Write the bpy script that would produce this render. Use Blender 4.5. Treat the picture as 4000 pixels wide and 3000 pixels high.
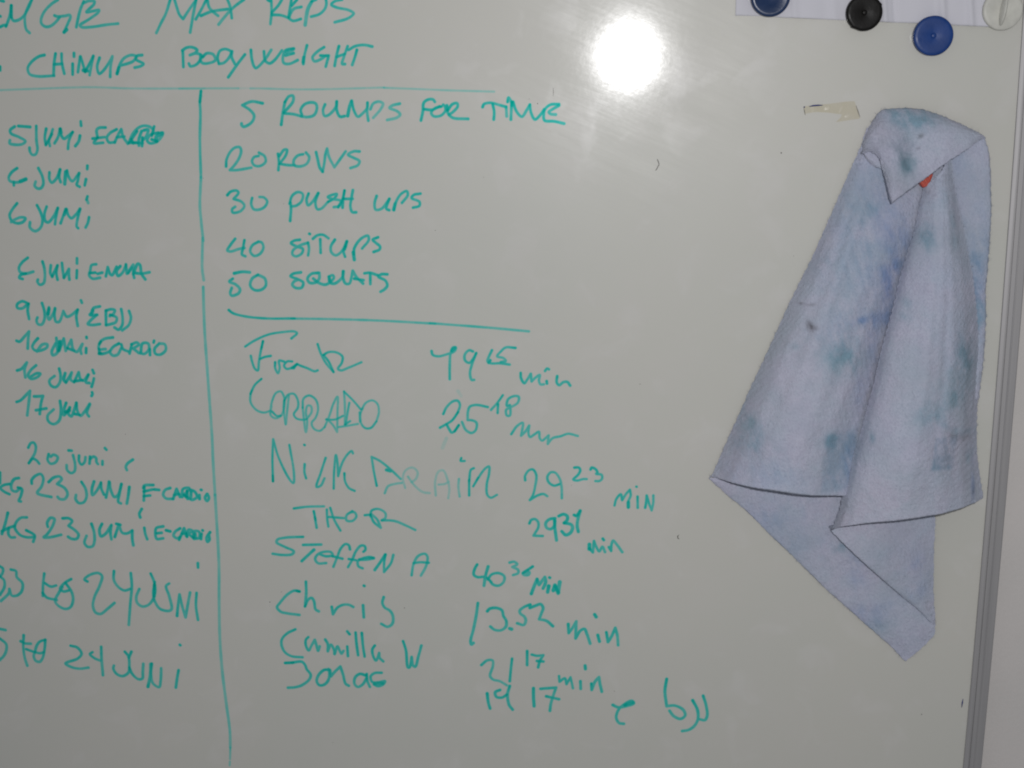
import bpy, bmesh, math, random
import numpy as np
from mathutils import Matrix, Vector

for o in list(bpy.data.objects):
    bpy.data.objects.remove(o)
scn = bpy.context.scene
col = scn.collection
random.seed(7); rng = np.random.default_rng(7)

# ------------------------------------------------------------------ camera, light, exposure
# board front face = plane y=0, x right, z up, origin = foot of the perpendicular from the lens
MM = 0.001
ROT = [[0.9977807, -0.0073628, 0.0661777], [0.0661676, 0.2208831, -0.9730532], [-0.0074531, 0.9752725, 0.22088]]
cd = bpy.data.cameras.new('camera'); cam = bpy.data.objects.new('camera', cd); col.objects.link(cam)
cd.sensor_width = 36.0; cd.sensor_fit = 'HORIZONTAL'; cd.lens = 45.0
cd.clip_start = 0.01; cd.clip_end = 50.0
M = Matrix([[*ROT[0], 0.0], [*ROT[1], -1.040], [*ROT[2], 0.0], [0, 0, 0, 1]])
cam.matrix_world = M
scn.camera = cam

world = bpy.data.worlds.new('World'); scn.world = world; world.use_nodes = True
bg = world.node_tree.nodes['Background']
bg.inputs[0].default_value = (0.92, 0.95, 1.0, 1); bg.inputs[1].default_value = 0.215

# the on-camera flash: a small round lamp above and right of the lens
ld = bpy.data.lights.new('camera_flash', 'AREA'); ld.shape = 'DISK'; ld.size = 0.028
ld.energy = 5.7; ld.color = (1.0, 0.99, 0.995)
fl = bpy.data.objects.new('camera_flash', ld); col.objects.link(fl)
fl.matrix_world = Matrix.Translation((0.046, 0.0, 0.056)) @ M

scn.view_settings.view_transform = 'Standard'; scn.view_settings.look = 'None'
scn.view_settings.exposure = 0.0; scn.view_settings.gamma = 1.0
scn.view_settings.use_curve_mapping = False
scn.render.engine = 'CYCLES'
scn.cycles.transparent_max_bounces = 24
scn.cycles.max_bounces = 6
scn.cycles.use_denoising = True
scn.cycles.filter_width = 2.0
scn.cycles.sample_clamp_indirect = 4.0
scn.render.film_transparent = False

# ------------------------------------------------------------------ helpers
def new_obj(name, verts, faces, mat=None, parent=None, smooth=False):
    me = bpy.data.meshes.new(name)
    me.from_pydata([tuple(v) for v in verts], [], [tuple(f) for f in faces])
    me.update()
    if smooth:
        me.polygons.foreach_set('use_smooth', [True] * len(me.polygons))
    o = bpy.data.objects.new(name, me); col.objects.link(o)
    if mat: me.materials.append(mat)
    if parent: o.parent = parent
    return o

def tag(o, label=None, cat=None, group=None, kind=None):
    if label: o['label'] = label
    if cat: o['category'] = cat
    if group: o['group'] = group
    if kind: o['kind'] = kind
    return o

def empty(name, loc=(0, 0, 0)):
    o = bpy.data.objects.new(name, None); col.objects.link(o); o.location = loc
    o.empty_display_size = 0.02
    return o

def mat(name):
    m = bpy.data.materials.new(name); m.use_nodes = True
    nt = m.node_tree
    return m, nt, nt.nodes['Principled BSDF']

def N(nt, typ, **kw):
    n = nt.nodes.new(typ)
    for k, v in kw.items():
        if isinstance(v, dict):
            for kk, vv in v.items(): n.inputs[kk].default_value = vv
        else: setattr(n, k, v)
    return n

def mathn(nt, op, a, b=None, clamp=False):
    n = nt.nodes.new('ShaderNodeMath'); n.operation = op; n.use_clamp = clamp
    for i, v in enumerate((a, b)):
        if v is None: continue
        if isinstance(v, (int, float)): n.inputs[i].default_value = v
        else: nt.links.new(v, n.inputs[i])
    return n.outputs[0]

def noise(nt, vec, scale, detail=2.0, rough=0.5, dist=0.0):
    n = N(nt, 'ShaderNodeTexNoise')
    n.inputs['Scale'].default_value = scale; n.inputs['Detail'].default_value = detail
    n.inputs['Roughness'].default_value = rough; n.inputs['Distortion'].default_value = dist
    if vec is not None: nt.links.new(vec, n.inputs['Vector'])
    return n.outputs['Fac']

def mapping(nt, scale=(1, 1, 1), rot=(0, 0, 0), loc=(0, 0, 0)):
    tc = N(nt, 'ShaderNodeTexCoord')
    src = tc.outputs['Object']
    if any(rot):
        mr = N(nt, 'ShaderNodeMapping'); mr.inputs['Rotation'].default_value = rot
        nt.links.new(src, mr.inputs['Vector']); src = mr.outputs['Vector']
    mp = N(nt, 'ShaderNodeMapping')
    mp.inputs['Scale'].default_value = scale; mp.inputs['Location'].default_value = loc
    nt.links.new(src, mp.inputs['Vector'])
    return mp.outputs['Vector']

def remap(nt, v, a, b, c, d):
    n = N(nt, 'ShaderNodeMapRange'); n.clamp = True
    n.inputs[1].default_value = a; n.inputs[2].default_value = b
    n.inputs[3].default_value = c; n.inputs[4].default_value = d
    nt.links.new(v, n.inputs[0]); return n.outputs[0]

def mixc(nt, fac, a, b, mode='MIX'):
    n = N(nt, 'ShaderNodeMix', data_type='RGBA', blend_type=mode)
    if isinstance(fac, (int, float)): n.inputs[0].default_value = fac
    else: nt.links.new(fac, n.inputs[0])
    for i, v in ((6, a), (7, b)):
        if isinstance(v, tuple): n.inputs[i].default_value = v
        else: nt.links.new(v, n.inputs[i])
    return n.outputs[2]

def bump(nt, h, strength, dist, normal=None):
    b = N(nt, 'ShaderNodeBump'); b.inputs['Strength'].default_value = strength
    b.inputs['Distance'].default_value = dist
    nt.links.new(h, b.inputs['Height'])
    if normal is not None: nt.links.new(normal, b.inputs['Normal'])
    return b.outputs['Normal']

# ------------------------------------------------------------------ materials
def m_board():
    m, nt, p = mat('enamel_board')
    v = mapping(nt)
    base = mixc(nt, remap(nt, noise(nt, v, 3.0, 3), .35, .65, 0, 1), (.552, .541, .494, 1), (.530, .530, .486, 1))
    base = mixc(nt, remap(nt, noise(nt, v, 26.0, 4), .45, .75, 0, .3), base, (.570, .546, .522, 1))
    # wiping marks: fine streaks running down to the right
    sv = mapping(nt, scale=(9, 1, 330), rot=(0, math.radians(-20), 0))
    st = noise(nt, sv, 1.0, 4, .65)
    sv2 = mapping(nt, scale=(5, 1, 150), rot=(0, math.radians(-31), 0), loc=(.3, 0, .2))
    st2 = noise(nt, sv2, 1.0, 4, .65)
    patch = noise(nt, v, 8.0, 3)
    stm = mathn(nt, 'MULTIPLY', mathn(nt, 'ADD', st, st2), remap(nt, patch, .38, .62, .35, 1.0))
    # greasy smears left by hands and wiping
    smear = remap(nt, noise(nt, v, 26.0, 3, .55, .6), .56, .70, 0, 1)
    base = mixc(nt, mathn(nt, 'MULTIPLY', smear, .30), base, (.61, .60, .575, 1))
    nt.links.new(base, p.inputs['Base Color'])
    p.inputs['Specular IOR Level'].default_value = .25
    nt.links.new(mathn(nt, 'SUBTRACT', remap(nt, stm, .45, 1.1, .43, .34), mathn(nt, 'MULTIPLY', smear, .07)), p.inputs['Roughness'])
    p.inputs['Coat Weight'].default_value = 1.0
    p.inputs['Coat IOR'].default_value = 1.5
    pe = noise(nt, v, 240.0, 2, .5)
    cr = mathn(nt, 'ADD', remap(nt, stm, .45, 1.15, .079, .104), remap(nt, pe, .3, .7, -.003, .006))
    nt.links.new(cr, p.inputs['Coat Roughness'])
    h = mathn(nt, 'ADD', mathn(nt, 'MULTIPLY', pe, .36), mathn(nt, 'MULTIPLY', st, .12))
    nt.links.new(bump(nt, h, .5, .00006), p.inputs['Coat Normal'])
    return m

def m_ink():
    m = bpy.data.materials.new('marker_ink'); m.use_nodes = True
    nt = m.node_tree; nt.nodes.clear()
    out = N(nt, 'ShaderNodeOutputMaterial'); tr = N(nt, 'ShaderNodeBsdfTransparent')
    at = N(nt, 'ShaderNodeAttribute'); at.attribute_name = 'ink'
    v = mapping(nt)
    nz = remap(nt, noise(nt, v, 420.0, 3, .6), .3, .7, .82, 1.15)
    d = mathn(nt, 'MULTIPLY', at.outputs['Fac'], nz)
    comb = N(nt, 'ShaderNodeCombineColor')
    for i, k in enumerate((1.10, .062, .090)):
        e = mathn(nt, 'EXPONENT', mathn(nt, 'MULTIPLY', d, -k))
        nt.links.new(e, comb.inputs[i])
    nt.links.new(comb.outputs[0], tr.inputs[0])
    nt.links.new(tr.outputs[0], out.inputs['Surface'])
    return m

def m_plain(name, colr, rough=.5, spec=.5, coat=0.0, metal=0.0):
    m, nt, p = mat(name)
    p.inputs['Base Color'].default_value = (*colr, 1); p.inputs['Roughness'].default_value = rough
    p.inputs['Specular IOR Level'].default_value = spec
    p.inputs['Coat Weight'].default_value = coat; p.inputs['Coat Roughness'].default_value = .08
    p.inputs['Metallic'].default_value = metal
    return m

def m_plastic(name, colr, rough=.35, bumpy=.3, spec=.35):
    m, nt, p = mat(name)
    p.inputs['Specular IOR Level'].default_value = spec
    v = mapping(nt)
    c2 = tuple(min(1, c * 1.2 + .001) for c in colr)
    nt.links.new(mixc(nt, remap(nt, noise(nt, v, 90, 4), .4, .7, 0, 1), (*colr, 1), (*c2, 1)), p.inputs['Base Color'])
    nt.links.new(remap(nt, noise(nt, v, 160, 3), .3, .7, rough * .8, rough * 1.3), p.inputs['Roughness'])
    nt.links.new(bump(nt, noise(nt, v, 700, 2), bumpy, .0002), p.inputs['Normal'])
    return m

def m_alu():
    m, nt, p = mat('brushed_aluminium')
    v = mapping(nt, scale=(900, 900, 6))
    s = noise(nt, v, 1.0, 3, .6)
    nt.links.new(mixc(nt, s, (.37, .36, .365, 1), (.46, .45, .45, 1)), p.inputs['Base Color'])
    p.inputs['Metallic'].default_value = .7
    nt.links.new(remap(nt, s, .3, .7, .52, .66), p.inputs['Roughness'])
    nt.links.new(bump(nt, s, .25, .0001), p.inputs['Normal'])
    return m

def m_wall():
    m, nt, p = mat('painted_wall')
    v = mapping(nt)
    nt.links.new(mixc(nt, remap(nt, noise(nt, v, 9, 4), .35, .65, 0, 1), (.62, .585, .565, 1), (.58, .555, .535, 1)), p.inputs['Base Color'])
    p.inputs['Roughness'].default_value = .8; p.inputs['Specular IOR Level'].default_value = .3
    nt.links.new(bump(nt, noise(nt, v, 240, 5, .6), .35, .0012), p.inputs['Normal'])
    return m

def m_cloth():
    m, nt, p = mat('felt_cloth')
    v = mapping(nt)
    at = N(nt, 'ShaderNodeAttribute'); at.attribute_name = 'stain_shade'
    sep = N(nt, 'ShaderNodeSeparateColor'); nt.links.new(at.outputs['Color'], sep.inputs[0])
    fib = noise(nt, mapping(nt, scale=(1.0, 1, .55), rot=(0, .5, 0)), 900, 4, .65)
    blot = noise(nt, v, 55, 5, .62)
    fine = noise(nt, v, 260, 4, .6)
    base = mixc(nt, remap(nt, noise(nt, v, 9, 4), .35, .65, 0, 1), (.425, .445, .565, 1), (.470, .455, .560, 1))
    base = mixc(nt, remap(nt, blot, .42, .62, 0, .5), base, (.38, .46, .545, 1))
    base = mixc(nt, remap(nt, noise(nt, mapping(nt, loc=(.7, .2, .1)), 30, 4, .6), .5, .68, 0, .5), base, (.455, .43, .545, 1))
    base = mixc(nt, remap(nt, fine, .42, .66, 0, .28), base, (.33, .37, .46, 1))
    base = mixc(nt, remap(nt, fib, .38, .66, 0, .65), base, (.54, .565, .67, 1))
    base = mixc(nt, remap(nt, fib, .30, .42, .35, 0), base, (.30, .32, .40, 1))
    base = mixc(nt, remap(nt, noise(nt, mapping(nt, loc=(.31, .5, .77)), 13, 5, .62), .47, .66, 0, .50), base, (.345, .415, .485, 1))
    base = mixc(nt, remap(nt, noise(nt, mapping(nt, loc=(.9, .1, .4)), 20, 5, .62), .52, .68, 0, .40), base, (.40, .40, .515, 1))
    gate = mathn(nt, 'ADD', remap(nt, blot, .34, .60, .35, 1.1), remap(nt, noise(nt, mapping(nt, scale=(150, 1, 38), rot=(0, .35, 0)), 1.0, 4, .6), .34, .66, -.42, .38))
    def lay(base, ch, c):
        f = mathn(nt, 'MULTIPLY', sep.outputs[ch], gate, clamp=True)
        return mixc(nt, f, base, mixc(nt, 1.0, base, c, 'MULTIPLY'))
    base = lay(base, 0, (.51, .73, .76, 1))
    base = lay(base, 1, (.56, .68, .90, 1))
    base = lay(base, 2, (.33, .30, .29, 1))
    nt.links.new(base, p.inputs['Base Color'])
    p.inputs['Roughness'].default_value = .95; p.inputs['Specular IOR Level'].default_value = .15
    p.inputs['Sheen Weight'].default_value = .12; p.inputs['Sheen Roughness'].default_value = .6
    h = mathn(nt, 'ADD', mathn(nt, 'MULTIPLY', fib, .6), mathn(nt, 'MULTIPLY', noise(nt, v, 150, 4, .65), 1.2))
    nt.links.new(bump(nt, h, .8, .0016), p.inputs['Normal'])
    return m

def m_paper():
    m, nt, p = mat('white_paper')
    v = mapping(nt)
    nt.links.new(mixc(nt, noise(nt, v, 14, 3), (.58, .575, .625, 1), (.605, .60, .645, 1)), p.inputs['Base Color'])
    p.inputs['Roughness'].default_value = .85; p.inputs['Specular IOR Level'].default_value = .2
    nt.links.new(bump(nt, noise(nt, v, 500, 3), .15, .0003), p.inputs['Normal'])
    return m

def m_tape():
    m = bpy.data.materials.new('old_tape'); m.use_nodes = True
    nt = m.node_tree; nt.nodes.clear()
    out = N(nt, 'ShaderNodeOutputMaterial'); tr = N(nt, 'ShaderNodeBsdfTransparent')
    gl = N(nt, 'ShaderNodeBsdfGlossy'); df = N(nt, 'ShaderNodeBsdfDiffuse')
    v = mapping(nt)
    c = mixc(nt, remap(nt, noise(nt, v, 90, 3), .35, .65, 0, 1), (.975, .950, .875, 1), (.985, .965, .91, 1))
    nt.links.new(c, tr.inputs[0])
    df.inputs[0].default_value = (.45, .42, .34, 1)
    gl.inputs[0].default_value = (1, 1, 1, 1); gl.inputs['Roughness'].default_value = .12
    nb = bump(nt, noise(nt, v, 90, 2, .5), .3, .0008); nt.links.new(nb, gl.inputs['Normal'])
    m1 = N(nt, 'ShaderNodeMixShader'); m1.inputs[0].default_value = .04
    nt.links.new(tr.outputs[0], m1.inputs[1]); nt.links.new(df.outputs[0], m1.inputs[2])
    m2 = N(nt, 'ShaderNodeMixShader'); m2.inputs[0].default_value = .005
    nt.links.new(m1.outputs[0], m2.inputs[1]); nt.links.new(gl.outputs[0], m2.inputs[2])
    nt.links.new(m2.outputs[0], out.inputs['Surface'])
    return m

MB, MI, MA, MW, MC, MP, MT = m_board(), m_ink(), m_alu(), m_wall(), m_cloth(), m_paper(), m_tape()

# ------------------------------------------------------------------ wall and whiteboard
def box(x0, x1, y0, y1, z0, z1):
    v = [(x, y, z) for x in (x0, x1) for y in (y0, y1) for z in (z0, z1)]
    f = [(0, 1, 3, 2), (4, 6, 7, 5), (0, 4, 5, 1), (2, 3, 7, 6), (0, 2, 6, 4), (1, 5, 7, 3)]
    return v, f

v, f = box(-1.6, 1.4, .021, .12, -1.4, 1.1)
wall = new_obj('wall', v, f, MW)
tag(wall, 'pale painted wall showing in a strip right of the board frame', 'wall')

RAIL_L = [(319.1,140.8,0),(321.2,67.1,0),(322.3,29.3,0),(323.1,-9.2,0),(324.5,-98.2,0),(324.9,-190.7,0),(324.6,-298.1,0),(323.7,-433.6,0),(321.2,-577.1,0),(318.2,-690.4,0)]
RAIL_L = sorted([(a[0] * MM, a[1] * MM) for a in RAIL_L], key=lambda q: -q[1])
zs = np.linspace(.40, -.70, 60)
rl = np.interp(-zs, [-q[1] for q in RAIL_L], [q[0] for q in RAIL_L])
cf = np.polyfit(zs, rl, 2); rl = np.polyval(cf, zs)
XL, ZT, ZB = -1.05, zs[0], zs[-1]

board = empty('whiteboard', (0, 0, 0))
tag(board, 'white enamel board with teal handwriting in an aluminium frame', 'whiteboard')
# panel: its right edge sits under the rail lip
vv = []; nz = len(zs)
for z, x in zip(zs, rl):
    vv += [(XL, 0, z), (x + .004, 0, z), (XL, .014, z), (x + .004, .014, z)]
ff = []
for i in range(nz - 1):
    a, b = 4 * i, 4 * i + 4
    ff += [(a, b, b + 1, a + 1), (a + 2, a + 3, b + 3, b + 2), (a, a + 2, b + 2, b), (a + 1, b + 1, b + 3, a + 3)]
ff += [(0, 1, 3, 2), (4 * nz - 4, 4 * nz - 2, 4 * nz - 1, 4 * nz - 3)]
panel = new_obj('panel', vv, ff, MB, board)

# aluminium rail, swept profile (x offset, y) in mm: lip, groove, broad face with a raised bead
PROF = [(0, -.15), (0, -1.1), (.35, -1.55), (3.2, -1.95), (4.15, -1.95), (4.3, -1.2), (4.75, -1.2), (4.9, -2.1),
        (8.2, -2.2), (8.5, -2.65), (9.1, -2.65), (9.4, -2.2), (14.6, -2.1), (15.4, -1.4), (15.7, -.4), (15.7, 19.0), (4.3, 19.0), (4.3, 14.5)]
def sweep(prof, path, name):
    vv = []; ff = []; k = len(prof)
    for (x, z) in path:
        vv += [(x + a * MM, b * MM, z) for a, b in prof]
    for i in range(len(path) - 1):
        for j in range(k - 1):
            a = i * k + j; b = a + k
            ff.append((a, a + 1, b + 1, b))
    ff.append(tuple(range(k))); ff.append(tuple(range((len(path) - 1) * k, len(path) * k))[::-1])
    return new_obj(name, vv, ff, MA, board)
sweep(PROF, list(zip(rl, zs)), 'frame_rail')
for (x0, x1, z0, z1) in ((XL - .013, XL + .003, ZB - .014, ZT + .014), (XL + .003, rl[0] + .0157, ZT - .002, ZT + .014), (XL + .003, rl[-1] + .0157, ZB - .014, ZB + .002)):
    v, f = box(x0, x1, -.0022, .019, z0, z1); new_obj('frame_rail', v, f, MA, board)

# ------------------------------------------------------------------ handwriting
WRITING = [
 ('handwriting', '''2.37 0.95 -482.1,55.8 -478.5,57.2 -476.6,57.0
2.36 0.95 -477.1,56.2 -475.2,59.8 -473.2,64.5 -471.1,72.3
2.66 1.30 -471.1,72.3 -472.0,63.4
2.36 0.95 -472.0,63.4 -470.5,60.7 -467.4,60.7 -462.2,63.6 -456.9,70.7 -453.7,76.7
2.36 0.95 -453.7,76.7 -456.8,72.1 -460.1,65.7 -461.1,60.0 -460.4,53.5 -458.0,51.0
2.36 0.95 -481.3,64.2 -480.9,64.1
2.35 0.95 -480.1,76.3 -477.1,75.7
2.35 0.95 -432.4,76.3 -437.6,73.3 -444.3,67.3 -447.4,61.7 -447.5,58.1 -444.6,55.7 -440.7,55.9 -435.8,59.0 -432.1,62.9
2.35 0.95 -436.2,64.2 -433.9,63.4 -427.8,63.8 -423.6,64.3 -423.2,62.8 -425.2,58.9 -427.4,55.0 -429.6,51.4
2.87 0.95 -427.2,53.2 -429.5,51.2
2.35 0.95 -411.3,74.8 -414.5,68.8 -417.5,60.3 -419.0,55.1
2.34 0.95 -411.8,73.4 -407.1,75.1 -402.6,74.7 -403.1,72.6 -407.6,68.7 -409.7,66.6 -404.7,67.2 -399.3,67.9 -400.3,66.1 -408.3,60.9 -415.9,56.3 -414.5,55.0 -405.7,55.1 -394.2,56.6 -384.6,57.4
2.33 0.95 -340.7,75.4 -345.2,64.4 -349.5,57.4 -353.8,49.9
2.32 0.95 -337.3,75.3 -335.8,69.3 -334.0,63.6 -331.3,60.4* -326.2,67.1 -319.7,75.1
2.32 0.95 -319.8,75.1 -323.1,62.8 -326.2,50.0
2.32 0.95 -311.4,75.0 -316.0,67.6 -321.0,60.0
2.32 0.95 -310.7,75.0 -309.6,69.0 -306.4,65.4 -302.8,62.5
2.32 0.95 -316.7,62.7 -307.9,65.8 -294.7,67.5
2.31 0.95 -294.5,74.8 -292.7,69.5 -291.8,60.6
2.31 0.95 -281.2,74.7 -289.0,69.5 -295.3,63.9 -302.8,55.8
2.31 0.95 -259.3,74.4 -259.5,64.9 -260.9,55.7
2.30 0.95 -262.2,74.1 -260.8,73.4
2.30 0.95 -250.7,74.3 -253.9,69.8 -259.4,64.5
2.31 0.95 -259.5,62.8 -252.0,62.3 -246.9,60.5 -242.6,58.0 -236.2,59.3
2.30 0.95 -243.1,74.2 -244.7,66.8 -246.1,60.8
2.30 0.95 -238.5,74.1 -243.1,69.6
2.30 0.95 -235.4,68.5 -241.4,67.1 -244.5,63.3 -245.6,60.5
3.00 0.80 -227.1,72.2 -230.3,66.7 -233.0,54.7
2.29 0.95 -227.1,72.6 -223.3,74.0
2.30 0.95 -215.5,73.9 -215.3,70.4 -216.9,66.5 -221.5,62.7 -227.9,61.0
2.29 0.95 -202.6,73.7 -208.6,72.4 -211.3,70.0 -207.3,67.8 -197.7,65.6 -193.8,63.1 -198.0,59.6 -209.2,56.5'''),
 ('handwriting', '''2.39 1.00 -485.1,24.8 -485.3,21.9
2.39 1.00 -447.3,33.6 -452.0,32.5 -458.6,28.2 -462.1,23.2 -461.0,18.8 -455.0,17.0 -440.7,17.3
2.38 1.00 -438.0,34.6 -439.8,27.3 -441.1,17.5
2.38 1.00 -439.9,26.2 -433.3,26.5
2.38 1.00 -433.0,34.5 -433.3,27.3 -432.1,18.9
2.37 1.00 -422.7,34.8 -422.9,32.2
2.38 1.00 -424.5,26.5 -425.2,18.1
2.38 1.00 -417.9,32.1 -419.2,26.4 -420.7,19.9
2.37 1.00 -417.5,32.1 -416.1,26.4 -414.7,20.2
3.10 1.00 -416.1,21.3 -412.7,20.9
2.37 1.00 -414.7,20.2 -410.7,26.3 -406.9,32.5
2.37 1.00 -407.0,32.1 -409.4,24.1 -411.2,17.5
2.37 1.00 -401.9,31.0 -404.4,24.1 -403.3,18.6 -400.1,20.4 -392.5,29.8 -391.2,32.0* -393.3,24.0 -394.3,16.0
2.37 1.00 -388.4,18.5 -386.5,23.9 -381.8,30.4 -375.5,32.9 -371.8,31.8 -374.3,28.2 -385.3,24.7
2.68 1.00 -388.4,18.5 -386.5,23.2
2.36 1.00 -366.7,32.8 -371.0,32.1 -371.9,29.6 -366.1,25.9 -368.5,24.2 -373.5,23.1
2.35 1.00 -333.2,35.0 -333.5,23.3
2.35 1.00 -333.5,36.1 -329.9,38.2 -325.4,38.5 -321.4,36.3 -323.0,34.2 -327.6,32.4* -322.6,33.8 -318.9,32.7 -316.9,31.3
2.35 1.00 -318.9,32.7 -319.6,28.4 -323.2,24.8 -327.8,23.8 -328.8,25.8
2.35 1.00 -317.2,30.9 -313.6,33.7 -308.4,32.6 -307.1,28.3 -311.8,26.2 -317.8,26.2 -319.0,29.1 -317.1,31.1
2.34 1.00 -304.3,25.4 -305.1,30.4 -302.9,35.4 -298.3,36.8 -293.9,34.6 -295.7,30.3 -300.4,26.1 -304.3,25.4
2.34 1.00 -293.1,35.0 -293.7,31.0 -291.4,25.3
2.35 1.00 -282.8,32.4 -288.4,26.0 -297.3,14.9
2.34 1.00 -277.7,35.9 -277.3,28.7 -275.7,23.0 -274.3,21.9 -267.2,27.9 -261.2,35.8
2.33 1.00 -267.2,34.7 -266.5,27.6 -263.2,25.4 -258.9,27.9 -252.6,35.3
2.33 1.00 -242.8,36.7 -249.6,35.3 -252.1,29.9 -251.5,25.6 -247.1,24.9 -240.2,27.7
2.33 1.00 -243.3,33.1 -249.8,31.4
3.24 0.80 -248.9,34.2 -243.5,36.3
2.33 1.00 -232.2,39.0 -234.4,31.9 -235.8,24.8
2.84 1.00 -235.2,29.8 -235.8,26.2
2.32 1.00 -218.5,37.5 -224.2,34.0 -228.1,29.7 -226.8,26.8 -221.5,28.2 -216.9,31.0 -215.0,31.0* -215.9,28.2 -217.7,22.5
2.32 1.00 -221.7,31.1 -215.4,30.8
2.32 1.00 -206.5,38.1 -208.7,31.0 -210.5,23.1
2.32 1.00 -199.5,38.0 -202.7,30.2 -204.4,24.5 -202.2,24.3
2.32 1.00 -208.7,29.9 -201.9,32.2
2.31 1.00 -198.8,35.2 -193.5,38.0 -186.1,38.9 -179.8,37.6
2.32 1.00 -192.2,35.1 -193.8,30.1 -196.3,23.7'''),
 ('ruled_line', '''1.77 0.42 -487.8,6.2 -463.7,6.9 -425.0,7.9 -409.6,8.0 -379.0,6.8 -317.0,6.3
1.75 0.42 -338.1,6.3 -315.3,6.3 -289.5,6.2
1.74 0.15 -289.5,6.2 -280.4,6.2
1.73 0.42 -279.6,6.0 -273.6,6.0 -247.2,5.1 -224.7,4.9 -194.7,5.4 -171.4,5.9
1.72 0.42 -171.4,5.7 -149.0,4.7 -119.4,3.3 -83.1,2.0'''),
 ('ruled_line', '''2.37 1.40 -320.3,4.2 -321.7,-4.3
2.39 0.90 -320.8,0.4 -321.7,-4.3 -321.8,-12.8 -323.6,-34.7 -324.6,-64.6
2.44 0.72 -324.6,-64.6 -326.9,-87.3 -326.7,-98.6 -325.9,-116.4
2.48 0.58 -326.2,-114.2 -327.7,-131.2 -328.2,-140.2 -327.5,-149.2
2.56 0.60 -328.3,-155.0 -328.9,-171.4 -329.4,-195.0 -329.2,-220.3 -328.9,-251.4 -328.6,-283.0 -329.0,-305.1 -329.1,-336.4
2.74 0.62 -329.1,-336.4 -329.1,-359.5 -329.4,-398.6 -331.5,-438.4 -332.7,-470.5 -332.3,-502.9 -330.3,-536.0 -328.8,-559.4 -329.3,-576.1
1.97 0.55 -329.3,-576.1 -330.2,-587.6
1.98 0.45 -330.5,-590.2 -331.0,-594.0'''),
 ('handwriting', '''2.43 1.00 -477.4,-22.9 -481.5,-25.8 -481.0,-28.4 -474.3,-31.5 -469.5,-34.8 -472.5,-37.1 -479.5,-37.4 -482.9,-36.3 -482.5,-34.0
2.53 1.00 -474.2,-22.5 -464.5,-23.3
2.44 1.00 -459.2,-22.6 -460.1,-34.1 -460.0,-41.6 -461.9,-45.4 -464.7,-45.7 -466.4,-43.1 -466.5,-40.1
2.43 1.00 -451.1,-24.9 -452.9,-31.9 -452.6,-37.9
2.43 1.00 -452.2,-37.2 -448.1,-31.2 -445.6,-25.3
2.43 1.00 -446.8,-29.0 -449.6,-34.2 -449.2,-38.7
2.43 1.00 -439.4,-24.9 -442.0,-32.0 -445.1,-36.5
2.42 1.00 -439.0,-24.9 -439.0,-29.8 -437.0,-32.8 -432.9,-30.6 -429.1,-27.6
2.42 1.00 -429.1,-27.6 -432.8,-34.3 -434.2,-41.0
3.16 1.00 -439.4,-25.3 -438.9,-27.9
2.41 1.00 -421.6,-19.1 -421.6,-22.5
2.42 1.00 -423.2,-30.6 -424.7,-35.1 -427.8,-38.8
2.41 1.00 -401.3,-24.1 -406.8,-24.4 -408.9,-26.2 -408.6,-32.2
2.42 1.00 -412.9,-32.9 -402.7,-31.8
2.42 1.00 -408.6,-32.2 -412.0,-36.5 -404.3,-36.3
2.41 1.00 -392.2,-25.6 -397.8,-28.5 -400.8,-32.2 -399.6,-35.9 -394.5,-36.0
2.41 1.00 -394.6,-36.1 -390.9,-29.3 -388.3,-25.6* -387.2,-31.5 -383.8,-37.1
2.41 1.00 -392.3,-31.9 -386.1,-31.4
2.40 1.00 -383.0,-36.8 -378.5,-28.6 -372.0,-23.5 -365.8,-23.2 -361.8,-26.1 -363.2,-30.2
2.41 1.00 -375.3,-27.2 -380.6,-35.3 -375.3,-36.4
2.41 1.00 -371.5,-27.2 -374.3,-33.8 -374.6,-38.7
2.41 1.00 -371.1,-32.4 -372.0,-39.1
2.41 1.00 -382.2,-36.4 -371.4,-36.8
2.41 1.00 -369.5,-26.5 -366.0,-26.1 -368.8,-32.4 -371.3,-34.6
2.40 1.00 -360.8,-23.5 -363.3,-30.9
2.41 1.00 -380.5,-33.8 -379.1,-36.8
2.41 1.00 -357.7,-28.4 -364.4,-30.2 -367.4,-34.6 -365.2,-36.9 -359.8,-35.8 -354.8,-31.0 -353.9,-28.6 -358.5,-29.1
3.35 1.00 -354.7,-29.1 -359.5,-31.7 -359.7,-35.4
2.41 1.00 -363.5,-33.9 -359.0,-35.4'''),
 ('handwriting', '''2.46 1.00 -478.6,-56.6 -483.2,-59.6 -486.4,-64.1 -485.9,-66.8 -483.3,-67.9 -477.7,-67.9 -472.1,-66.0
3.21 1.00 -472.0,-65.5 -476.9,-67.3
2.46 1.00 -482.5,-67.9 -482.7,-70.6
2.46 1.00 -460.6,-56.6 -458.0,-62.7 -457.4,-68.7 -459.3,-72.5 -462.5,-73.3 -465.0,-71.0 -463.9,-67.6
2.45 1.00 -451.5,-60.1 -452.0,-65.7 -450.3,-68.4 -446.0,-65.0 -442.3,-57.8
2.45 1.00 -442.3,-57.8 -443.6,-64.2 -442.8,-68.0
2.98 1.00 -437.8,-59.7 -439.4,-69.6
2.45 1.00 -436.5,-58.6 -435.7,-63.5 -432.9,-67.3 -428.7,-63.5 -426.5,-60.9
2.45 1.00 -426.5,-60.9 -428.2,-67.3 -429.3,-70.3 -427.0,-71.9
2.44 1.00 -419.0,-54.9 -419.4,-57.5
2.45 1.00 -421.1,-65.8 -422.6,-70.7'''),
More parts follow.
